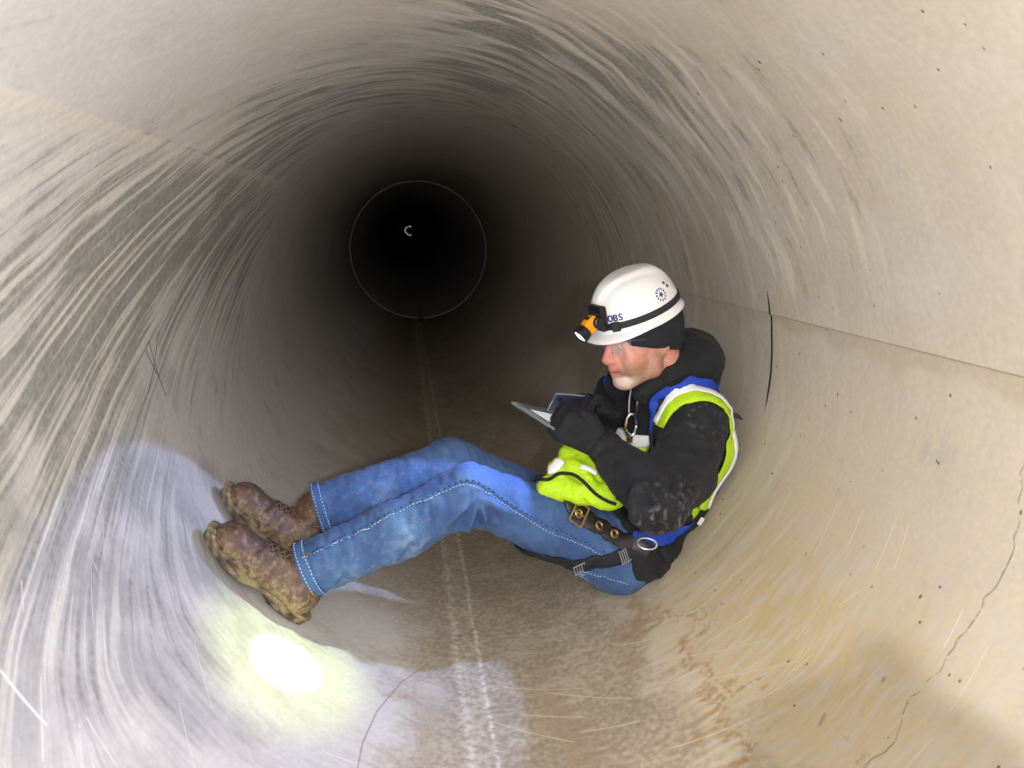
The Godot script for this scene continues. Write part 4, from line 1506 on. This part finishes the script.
func sole_mesh(outline: Array, y0: float, y1: float, paint: Callable, arched: bool) -> ArrayMesh:
	var v := PackedVector3Array()
	var idx := PackedInt32Array()
	var col := PackedColorArray()
	var n := outline.size()
	var rows := [[0.94, 0.0], [1.0, 0.004], [1.0, 0.012], [1.02, 0.020], [1.04, 0.024], [1.04, 0.028], [0.9, 0.031]]
	for r in rows:
		for p in outline:
			var c := Vector2(0.142, 0)
			var q: Vector2 = c + (p - c) * r[0]
			var lift := 0.012 * smooth(0.2, 0.30, q.x)
			var arch := 0.012 * smooth(0.085, 0.10, q.x) * smooth(0.17, 0.12, q.x) if arched and r[1] < 0.01 else 0.0
			v.append(Vector3(q.x, lerpf(y0, y1, r[1] / 0.031) + lift + arch, q.y))
	grid_idx(rows.size(), n, idx, 0, true, true)
	for e in [0, rows.size() - 1]:
		var c := v.size()
		var s := Vector3.ZERO
		for j in n:
			s += v[e * n + j]
		v.append(s / n)
		for j in n:
			var a: int = e * n + j
			var b: int = e * n + (j + 1) % n
			if e == 0:
				idx.append_array([c, a, b])
			else:
				idx.append_array([c, b, a])
	for p in v:
		col.append(paint.call(p, Vector3.UP))
	return to_mesh(v, idx, PackedVector3Array(), PackedVector2Array(), col)

func finger(f: Array, pts: Array, r0: float, r1: float) -> void:
	var n := pts.size()
	for i in n - 1:
		fcap(f, pts[i], pts[i + 1], lerpf(r0, r1, float(i) / (n - 1)), lerpf(r0, r1, float(i + 1) / (n - 1)))

func build_gloves(person: Node3D, here: Transform3D) -> void:
	var tn := Vector3(0.44, 0.90, -0.06).normalized()     # the tablet's face
	# near hand: palm under the tablet's near corner, fingers along its underside, thumb on top
	var f := field(0.008)
	var w := L_WR + (L_WR - L_EL).normalized() * 0.01
	var kn := Vector3(0.217, 0.587, -1.728)
	var h := (kn - w).normalized()
	var side := Vector3(0.5, 0.84, 0.12)                   # across the palm, its back to the open side
	side = (side - h * side.dot(h)).normalized()
	var away := side.cross(h).normalized()
	if away.z > 0:
		away = -away
	fcap(f, w + h * -0.03, w + h * 0.02, 0.036, 0.032)
	for i in 4:
		var o := side * (i - 1.5) * 0.019
		fcap(f, w + h * 0.015 + o * 0.6, kn + o, 0.021, 0.0165)
	var len := [0.062, 0.078, 0.083, 0.074]
	for i in 4:
		var b := kn + side * (i - 1.5) * 0.0205
		var l: float = len[i]
		var bend := 0.1 + 0.08 * i
		var p1 := b + (h * 0.55 + away * (0.75 + bend)).normalized() * l * 0.45
		var p2 := p1 + (away * 1.0 - h * 0.1).normalized() * l * 0.32
		var p3 := p2 + (away * 0.8 - h * 0.6).normalized() * l * 0.25
		finger(f, [b, p1, p2, p3], 0.0125, 0.0092)
	var tb := w + h * 0.03 + side * 0.028
	finger(f, [tb, tb + (h * 0.75 + side * 0.5).normalized() * 0.036, tb + h * 0.058 + side * 0.016 + away * 0.012, tb + h * 0.078 + side * 0.012 + away * 0.028], 0.0145, 0.0098)
	var gn := noise(101, 70.0, 2)
	var push := func(p: Vector3, _n: Vector3) -> float: return gn.get_noise_3dv(p) * 0.0012
	var g := part("glove", solid(f, 0.003, push), mats["glove"], person, here, "black work glove holding the tablet")
	part("cuff", tube([w - h * 0.035, w - h * 0.03, w + h * 0.002, w + h * 0.006], [0.034, 0.0385, 0.037, 0.033], 24), mats["black webbing"], g)
	# far hand: fist round the phone, knuckles up
	f = field(0.007)
	w = R_WR
	kn = Vector3(0.322, 0.612, -1.865)
	h = (kn - w).normalized()
	side = Vector3(0.25, 0.35, 0.9)
	side = (side - h * side.dot(h)).normalized()
	var back := side.cross(h).normalized()
	if back.y < 0:
		back = -back
	fcap(f, w - h * 0.03, w + h * 0.02, 0.036, 0.032)
	for i in 4:
		var o := side * (i - 1.5) * 0.019
		fcap(f, w + h * 0.02 + o * 0.6, kn + o, 0.022, 0.0165)
	for i in 4:
		var b := kn + side * (i - 1.5) * 0.0205
		var l: float = [0.06, 0.075, 0.08, 0.072][i]
		var p1 := b + (h * 1.0 - back * 0.15).normalized() * l * 0.45
		var p2 := p1 + (h * 0.25 - back * 1.0).normalized() * l * 0.36
		var p3 := p2 + (-h * 0.7 - back * 0.7).normalized() * l * 0.28
		finger(f, [b, p1, p2, p3], 0.013, 0.0095)
	tb = w + h * 0.035 + side * 0.028
	finger(f, [tb, tb + (h * 0.8 + side * 0.5).normalized() * 0.036, tb + h * 0.058 + side * 0.010 - back * 0.012, tb + h * 0.078 + side * 0.0 - back * 0.02], 0.015, 0.010)
	g = part("glove", solid(f, 0.003, push), mats["glove"], person, here, "black work glove closed round the phone")
	part("cuff", tube([w - h * 0.035, w - h * 0.03, w + h * 0.002, w + h * 0.006], [0.034, 0.0385, 0.037, 0.033], 24), mats["black webbing"], g)

func build_glasses() -> void:
	var t := thing("safety_glasses", "clear safety glasses under the white hard hat brim", "glasses", HEAD, head_basis)
	var top := []
	var bot := []
	for i in 21:
		var z := lerpf(-0.06, 0.06, i / 20.0)
		var x := 0.105 - 9.0 * z * z
		top.append(Vector3(x, 0.012, z))
		bot.append(Vector3(x - 0.006, -0.026 + 0.012 * exp(-pow(z / 0.012, 2.0)), z))
	for s in [0, 1]:
		var v := PackedVector3Array()
		var idx := PackedInt32Array()
		var r0 := 0 if s == 0 else 11
		for row in 5:
			for i in range(r0, r0 + 10):
				v.append(top[i].lerp(bot[i], row / 4.0))
		grid_idx(5, 10, idx)
		part("lens", to_mesh(v, idx), mats["clear lens"], t)
	part("brow_bar", tube(top, [0.0024], 8), mats["spectacle frame"], t)
	part("nose_bridge", tube(catmull([bot[8], Vector3(0.104, -0.012, 0), bot[12]], 0.004), [0.0018], 8), mats["spectacle frame"], t)
	for s in [-1.0, 1.0]:
		part("temple", tube([Vector3(0.0726, 0.012, 0.06 * s), Vector3(0.05, 0.008, 0.074 * s), Vector3(-0.01, 0.0, 0.082 * s), Vector3(-0.03, -0.015, 0.078 * s)], [0.002], 8), mats["spectacle frame"], t)

# ---------------------------------------------------------------- hard hat and lamp
const HAT_TILT := 0.10
func hat_basis() -> Basis:
	return head_basis * Basis(Vector3(0, 0, 1), -HAT_TILT)

# the shell: a = angle round (0 is the front), t = 0 at the rim to 1 at the crown, grown outwards by g
func hat_point(a: float, t: float, g := 0.0) -> Vector3:
	var ca := cos(a)
	var sa := sin(a)
	var q := t * PI / 2
	var rho := pow(maxf(cos(q), 0.0), 0.62)
	var h := sin(q)
	var x := (0.118 + g) * rho * ca * (1.0 if ca > 0 else 1.04)
	var z := (0.100 + g) * rho * sa
	var y := 0.046 + (0.114 + g) * h
	# crest: a raised V that widens from the brow to the crown
	var wv := 0.012 + 0.030 * smooth(0.13, -0.03, x)
	var ridge := smooth(wv + 0.012, wv - 0.006, absf(z)) * smooth(0.18, 0.5, t) * smooth(-0.125, -0.06, x)
	y += 0.008 * ridge * smooth(0.2, 0.55, t)
	x += 0.006 * ridge * maxf(ca, 0.0) * (1.0 - t)
	return Vector3(x, y, z)

func build_hard_hat() -> void:
	var t := thing("hard_hat", "white hard hat with dark lettering and a round sticker", "hard hat", HEAD, hat_basis())
	var v := PackedVector3Array()
	var idx := PackedInt32Array()
	var seg := 96
	# brim rows from its underside out to the edge, then up the shell
	var brim := [[0.0, -0.003], [0.6, -0.005], [0.95, -0.005], [1.0, -0.003], [0.97, 0.0], [0.55, 0.003], [0.15, 0.004]]
	for r in brim:
		for j in seg:
			var a := TAU * j / seg
			var p := hat_point(a, 0.0)
			var reach := 0.007 + 0.018 * smooth(0.15, 1.0, cos(a))
			var dirv := Vector3(p.x, 0, p.z).normalized()
			var dip: float = 0.006 * smooth(0.2, 1.0, cos(a)) * r[0] + 0.003 * r[0]
			v.append(p + dirv * (reach * r[0]) + Vector3(0, r[1] - dip, 0))
	for i in 33:
		for j in seg:
			v.append(hat_point(TAU * j / seg, minf(0.04 + i / 32.0 * 0.96, 1.0)))
	var rows := brim.size() + 33
	grid_idx(rows, seg, idx, 0, true, true)
	part("shell", to_mesh(v, idx), mats["helmet shell"], t)
	v = PackedVector3Array()
	idx = PackedInt32Array()
	for i in 17:
		for j in seg:
			v.append(hat_point(TAU * j / seg, i / 16.0, -0.0035))
	grid_idx(17, seg, idx, 0, true, false)
	part("liner", to_mesh(v, idx), mats["white enamel"], t)
	# lettering above the brow on the wearer's left
	var font := SystemFont.new()
	font.font_names = PackedStringArray(["Droid Sans"])
	font.font_weight = 700
	var bold := FontVariation.new()
	bold.base_font = font
	bold.variation_embolden = 0.45
	var text := "OBS"
	for i in text.length():
		var tm := TextMesh.new()
		tm.text = text[i]
		tm.font = bold
		tm.font_size = 64
		tm.pixel_size = 0.00034
		tm.depth = 0.0012
		var a := -0.50 - i * 0.13
		put_on_hat(part("letter", tm, mats["lettering blue"], t), a, 0.235, 0.0005)
	# round emblem: print on a disc that follows the shell, and two small green marks
	var emblem := part("emblem_sticker", hat_disc(-1.82, 0.32, 0.0195, 0.0008), emblem_material(), t, Transform3D(), "round blue and white emblem sticker")
	emblem.set_meta("label", "round blue and white emblem sticker")
	part("green_sticker", hat_disc(-2.12, 0.44, 0.0048, 0.0008), mats["sticker green"], t)
	part("green_sticker", hat_disc(-2.16, 0.37, 0.0052, 0.0008), mats["sticker green"], t)

func hat_frame(a: float, t: float, g := 0.0) -> Transform3D:
	var p := hat_point(a, t, g)
	var du := (hat_point(a - 0.02, t, g) - hat_point(a + 0.02, t, g)).normalized()
	var dv := (hat_point(a, t + 0.01, g) - hat_point(a, t - 0.01, g)).normalized()
	var n := du.cross(dv).normalized()
	dv = n.cross(du).normalized()
	return Transform3D(Basis(du, dv, n), p)

func put_on_hat(o: Node3D, a: float, t: float, lift: float) -> void:
	var x := hat_frame(a, t)
	o.transform = Transform3D(x.basis, x.origin + x.basis.z * lift)

func hat_disc(a: float, t: float, r: float, lift: float) -> ArrayMesh:
	var fr := hat_frame(a, t)
	var v := PackedVector3Array()
	var uv := PackedVector2Array()
	var idx := PackedInt32Array()
	for i in 7:
		for j in 28:
			var q := TAU * j / 28
			var rr := r * i / 6.0
			var p := fr.origin + fr.basis.x * cos(q) * rr + fr.basis.y * sin(q) * rr
			# settle on the shell: find the nearest (a, t) by small steps
			var aa := a
			var tt := t
			for it in 8:
				var f2 := hat_frame(aa, tt)
				var d := p - f2.origin
				aa -= d.dot(f2.basis.x) / 0.11
				tt = clampf(tt + d.dot(f2.basis.y) / 0.2, 0.02, 0.98)
			var f3 := hat_frame(aa, tt)
			v.append(f3.origin + f3.basis.z * (lift if i < 6 else -0.0004))
			uv.append(Vector2(0.5 + cos(q) * i / 12.0, 0.5 - sin(q) * i / 12.0))
	grid_idx(7, 28, idx, 0, true, true)
	return to_mesh(v, idx, PackedVector3Array(), uv)

func emblem_material() -> StandardMaterial3D:
	var im := Image.create(128, 128, false, Image.FORMAT_RGB8)
	im.fill(sc(236, 234, 234))
	for y in 128:
		for x in 128:
			var d := Vector2(x - 63.5, y - 63.5)
			var r := d.length() / 64.0
			var a := atan2(d.y, d.x)
			if r < 0.17:
				im.set_pixel(x, y, sc(40, 36, 60))
			elif r < 0.24:
				im.set_pixel(x, y, sc(150, 70, 90))
			elif r < 0.36:
				im.set_pixel(x, y, sc(40, 44, 110) if fposmod(a * 5.0, TAU) < 3.6 else sc(236, 234, 234))
			elif r > 0.55 and r < 0.86:
				if fposmod(a * 12.0, TAU) < 3.5:
					im.set_pixel(x, y, sc(58, 54, 112))
	var m := mat("emblem print", Color.WHITE, 0.4)
	m.albedo_texture = ImageTexture.create_from_image(im)
	return m

func build_headlamp() -> void:
	var hb := hat_basis()
	var t := thing("headlamp", "orange and black headlamp strapped round the white hard hat", "headlamp", HEAD, hb)
	# elastic strap round the shell
	var v := PackedVector3Array()
	var idx := PackedInt32Array()
	var seg := 96
	for r in [[0.075, 0.0005], [0.08, 0.003], [0.12, 0.0032], [0.165, 0.003], [0.17, 0.0005]]:
		for j in seg:
			var a := TAU * j / seg
			v.append(hat_point(a, r[0], r[1]))
	grid_idx(5, seg, idx, 0, true, true)
	part("strap", to_mesh(v, idx), mats["elastic strap"], t)
	var bk := part("strap_buckle", block(Vector3(0.022, 0.024, 0.006), 0.002), mats["black plastic"], t)
	put_on_hat(bk, -0.62, 0.12, 0.004)
	# bracket and lamp, turned down to the beam
	var at := Vector3(0.144, 0.09, -0.028)
	var d := (hb.inverse() * (BEAM_END - HEAD) - at).normalized()
	var lz := -d
	var lx := Vector3(0, 0, 1)
	lx = (lx - lz * lx.dot(lz)).normalized()
	var ly := lz.cross(lx)
	var lamp_xf := Transform3D(Basis(lx, ly, lz), at)
	part("bracket", block(Vector3(0.018, 0.062, 0.06), 0.004), mats["black plastic"], t, Transform3D(Basis(Vector3(0, 0, 1), 0.15), Vector3(0.115, 0.094, -0.02)))
	part("tilt_arm", block(Vector3(0.03, 0.024, 0.03), 0.004), mats["black plastic"], t, Transform3D(Basis(), Vector3(0.13, 0.088, -0.02)))
	var body := part("lamp_body", block(Vector3(0.034, 0.034, 0.044), 0.008), mats["orange plastic"], t, lamp_xf)
	part("rear_cover", block(Vector3(0.038, 0.036, 0.012), 0.005), mats["black plastic"], body, Transform3D(Basis(), Vector3(0, 0, 0.024)))
	part("switch", ball(0.006), mats["black plastic"], body, Transform3D(Basis().scaled(Vector3(1, 0.6, 1)), Vector3(0, 0.017, 0.004)))
	for s in [-1.0, 1.0]:
		var knob := part("pivot_knob", lathe([Vector2(0, 0.0), Vector2(0.015, 0.0), Vector2(0.016, 0.003), Vector2(0.015, 0.008), Vector2(0.011, 0.010), Vector2(0, 0.009)], 24), mats["black plastic"], body, Transform3D(Basis(Vector3(0, 0, 1), -PI / 2 * s), Vector3(0.016 * s, -0.002, 0.012)))
		knob.name = "pivot_knob"
	part("bezel", lathe([Vector2(0.016, 0.0), Vector2(0.019, 0.002), Vector2(0.0205, 0.012), Vector2(0.0215, 0.024), Vector2(0.019, 0.0255), Vector2(0.0165, 0.024), Vector2(0.0165, 0.019), Vector2(0, 0.018)], 32), mats["black plastic"], body, Transform3D(Basis(Vector3.RIGHT, -PI / 2), Vector3(0, 0, -0.018)))
	part("lamp_lens", lathe([Vector2(0.0165, 0.021), Vector2(0.010, 0.0235), Vector2(0, 0.0245)], 32), mats["lens glow"], body, Transform3D(Basis(Vector3.RIGHT, -PI / 2), Vector3(0, 0, -0.018)))
	for s in [["spill", 34.5, 0.10, sc(160, 184, 255), 0.52], ["halo", 14.5, 1.0, sc(214, 238, 112), 1.0], ["hot_spot", 5.2, 0.6, sc(246, 255, 226), 6.0]]:
		var l := SpotLight3D.new()
		l.name = "headlamp_" + s[0]
		l.spot_angle = s[1]
		l.spot_angle_attenuation = s[2]
		l.light_color = s[3]
		l.light_energy = s[4]
		l.light_size = 0.012
		l.spot_range = 20.0
		l.spot_attenuation = 2.0
		l.shadow_enabled = true
		body.add_child(l)
		l.position = Vector3(0, 0, -0.055)

# ---------------------------------------------------------------- harness, belt, things in the hands
func build_harness() -> void:
	var t := thing("safety_harness", "blue and black fall harness worn over the black hoodie", "harness", SEAT)
	var here := Transform3D(Basis(), -SEAT)
	var on := [f_hoodie, f_torso]
	var sh := [Vector3(0.425, 0.50, -1.735), Vector3(0.432, 0.56, -1.75), Vector3(0.455, 0.645, -1.76), Vector3(0.50, 0.69, -1.765), Vector3(0.56, 0.70, -1.765), Vector3(0.625, 0.67, -1.775), Vector3(0.665, 0.62, -1.83), Vector3(0.665, 0.52, -1.86)]
	part("shoulder_strap", band(sh, 0.022, 0.004, on, 0.011, 3), mats["blue webbing"], t, here)
	var shb := []
	for q in sh:
		shb.append(q + Vector3(0.0, -0.006, 0.013))
	part("strap_edge", band(shb, 0.008, 0.004, on, 0.010, 2), mats["black webbing"], t, here)
	var far := []
	for q in sh.slice(2):
		far.append(q - ACROSS * 0.19 + Vector3(0.0, 0.0, 0.0))
	part("shoulder_strap", band(far, 0.040, 0.004, on, 0.009, 3), mats["blue webbing"], t, here)
	# waist webbing round the back under the elbow
	var waist := [Vector3(0.40, 0.30, -1.70), Vector3(0.46, 0.29, -1.70), Vector3(0.53, 0.295, -1.72), Vector3(0.60, 0.31, -1.77), Vector3(0.63, 0.33, -1.83)]
	part("waist_strap", band(waist, 0.034, 0.004, [f_hoodie, f_jeans], 0.008, 4), mats["blue webbing"], t, here)
	part("back_strap", band([Vector3(0.645, 0.43, -1.78), Vector3(0.64, 0.37, -1.77), Vector3(0.60, 0.30, -1.75), Vector3(0.53, 0.265, -1.72), Vector3(0.47, 0.25, -1.70)], 0.044, 0.006, [f_hoodie, f_jeans], 0.011, 4), mats["black webbing"], t, here)
	part("back_strap", band([Vector3(0.67, 0.50, -1.80), Vector3(0.668, 0.44, -1.79), Vector3(0.65, 0.38, -1.785)], 0.03, 0.004, on, 0.016, 3), mats["blue webbing"], t, here)
	part("label_tag", block(Vector3(0.012, 0.022, 0.003), 0.001), mats["white enamel"], t, Transform3D(Basis(Vector3(0, 0, 1), -0.5), onto([f_hoodie], Vector3(0.60, 0.32, -1.74), 0.02) - SEAT))
	# leg loop across the near thigh, with two stitched patches
	var loop := [Vector3(0.12, 0.235, -1.78), Vector3(0.128, 0.213, -1.70), Vector3(0.212, 0.207, -1.68), Vector3(0.265, 0.217, -1.675), Vector3(0.311, 0.236, -1.67), Vector3(0.375, 0.258, -1.68), Vector3(0.43, 0.28, -1.68)]
	var leg := part("leg_strap", band(loop, 0.040, 0.004, [f_jeans, f_hoodie], 0.006, 4), mats["black webbing"], t, here)
	for c in [Vector3(0.268, 0.216, -1.68), Vector3(0.378, 0.258, -1.68)]:
		var n: Vector3 = dgrad([f_jeans], onto([f_jeans], c, 0.01))
		var along := Vector3(0.95, 0.3, 0.0)
		along = (along - n * along.dot(n)).normalized()
		var up := n.cross(along)
		var q := onto([f_jeans, f_hoodie], c, 0.0115)
		for i in 5:
			var o := along * (i - 2) * 0.007
			part("stitch_row", tube([q + o - up * 0.014, q + o + up * 0.014], [0.0012], 6), mats["patch thread"], leg)
		for s in [-1.0, 1.0]:
			part("stitch_row", tube([q - along * 0.017 + up * 0.016 * s, q + along * 0.017 + up * 0.016 * s], [0.0012], 6), mats["patch thread"], leg)
	# chest buckle, side ring
	part("chest_buckle", block(Vector3(0.034, 0.05, 0.008), 0.003), mats["blue webbing"], t, Transform3D(Basis(Vector3(0, 1, 0), -0.5) * Basis(Vector3(0, 0, 1), -0.12), Vector3(0.412, 0.50, -1.69) - SEAT))
	var ring := []
	for i in 21:
		var a := TAU * i / 20
		ring.append(Vector3(0.425 + cos(a) * 0.022, 0.300 + sin(a) * 0.015, -1.658 + cos(a) * 0.01) - SEAT)
	part("side_ring", tube(ring, [0.003], 8), mats["steel"], t)
	part("strap_tip", tube([Vector3(0.665, 0.605, -1.80) - SEAT, Vector3(0.70, 0.592, -1.80) - SEAT, Vector3(0.715, 0.582, -1.80) - SEAT], [0.006, 0.006, 0.002], 8), mats["brown strap end"], t)
	# clip hanging on the chest
	var c := thing("snap_hook", "steel snap hook clipped on the chest of the harness", "hook", Vector3(0.40, 0.575, -1.775))
	var hook := []
	for i in 25:
		var a := TAU * i / 24
		hook.append(Vector3(cos(a) * 0.014, sin(a) * 0.03, 0.0))
	part("hook_body", tube(hook, [0.004], 8), mats["steel"], c)
	part("gate", tube([Vector3(-0.013, 0.012, 0.002), Vector3(-0.015, -0.014, 0.002)], [0.0045], 8), mats["brass"], c)
	part("swivel", lathe([Vector2(0, -0.048), Vector2(0.007, -0.046), Vector2(0.008, -0.03), Vector2(0, -0.028)], 16), mats["brass"], c)
	for i in 2:
		part("lanyard", tube(catmull([Vector3(-0.006 + i * 0.02, 0.03, -0.004), Vector3(-0.004 + i * 0.022, 0.06, -0.015), Vector3(0.004 + i * 0.026, 0.095, -0.03)], 0.01), [0.002], 8), mats["patch thread"], c)

func build_belt() -> void:
	var t := thing("leather_belt", "black leather belt with brass buckle and eyelets", "belt", SEAT)
	var here := Transform3D(Basis(), -SEAT)
	var on := [f_jeans, f_hoodie]
	var path := [Vector3(0.215, 0.395, -1.76), Vector3(0.243, 0.387, -1.70), Vector3(0.28, 0.367, -1.69), Vector3(0.317, 0.346, -1.68), Vector3(0.355, 0.318, -1.68), Vector3(0.40, 0.295, -1.68), Vector3(0.445, 0.275, -1.68)]
	part("strap", band(path, 0.042, 0.005, on, 0.008, 4), mats["belt leather"], t, here)
	for c in [Vector3(0.317, 0.346, -1.68), Vector3(0.355, 0.320, -1.68)]:
		var q := onto(on, c, 0.0145)
		var n := dgrad(on, q)
		var ring := []
		var u := n.cross(Vector3.UP).normalized()
		var w := u.cross(n)
		for i in 17:
			var a := TAU * i / 16
			ring.append(q + (u * cos(a) + w * sin(a)) * 0.0095)
		part("eyelet", tube(ring, [0.0032], 8), mats["brass"], t, here)
	var q := onto(on, Vector3(0.262, 0.377, -1.68), 0.016)
	var n := dgrad(on, q)
	var al := Vector3(0.83, -0.5, 0.1)
	al = (al - n * al.dot(n)).normalized()
	var w := n.cross(al)
	var fr := []
	for p in [[-1, -1], [-1, 1], [1, 1], [1, -1], [-1, -1]]:
		fr.append(q + al * p[0] * 0.019 + w * p[1] * 0.027)
	for i in 4:
		part("buckle_bar", tube([fr[i], fr[i + 1]], [0.0032], 8), mats["brass"], t, here)
	part("buckle_prong", tube([q - al * 0.018, q + al * 0.021 + n * 0.003], [0.0026], 8), mats["brass"], t, here)
	var ring := []
	for i in 17:
		var a := TAU * i / 16
		ring.append(q - al * 0.002 + (al * cos(a) + w * sin(a)) * 0.009)
	part("eyelet", tube(ring, [0.003], 8), mats["brass"], t, here)

func build_held_things() -> void:
	var a := (Vector3(0.200, 0.572, -1.72) - TAB_A).normalized()
	var b := (Vector3(0.250, 0.556, -2.0) - TAB_A)
	b = (b - a * b.dot(a)).normalized()
	var n := a.cross(b).normalized()
	if n.y < 0:
		n = -n
	var bs := Basis(a, n, a.cross(n))
	var t := thing("tablet", "silver tablet with a pale screen held in a black glove", "tablet", TAB_A + a * 0.10 + b * 0.13, bs)
	part("case", block(Vector3(0.20, 0.008, 0.26), 0.003), mats["tablet case"], t)
	part("screen", block(Vector3(0.182, 0.0012, 0.235), 0.0004), mats["tablet glass"], t, Transform3D(Basis(), Vector3(0, 0.0043, 0)))
	part("screen_glare", block(Vector3(0.12, 0.0006, 0.09), 0.0002), mats["glare white"], t, Transform3D(Basis(), Vector3(0.012, 0.0051, 0.06)), "glowing white patch for the glare on the screen")  # glare on the glass, built as a small glowing plate
	var px := Vector3(0.97, -0.12, -0.2).normalized()
	var pz := Vector3(0.15, -0.55, 0.82)
	pz = (pz - px * pz.dot(px)).normalized()
	var pb := Basis(px, pz.cross(px), pz)
	t = thing("phone", "dark blue mobile phone gripped in the far black glove", "phone", Vector3(0.266, 0.614, -1.85), pb)
	part("case", block(Vector3(0.13, 0.064, 0.008), 0.003), mats["phone case"], t)
	part("edge", block(Vector3(0.133, 0.067, 0.004), 0.0015), mats["phone edge"], t)
	part("camera_lens", lathe([Vector2(0, 0), Vector2(0.007, 0), Vector2(0.007, 0.002), Vector2(0.004, 0.003), Vector2(0, 0.002)], 16), mats["black plastic"], t, Transform3D(Basis(Vector3.RIGHT, PI / 2), Vector3(-0.048, 0.014, 0.004)))
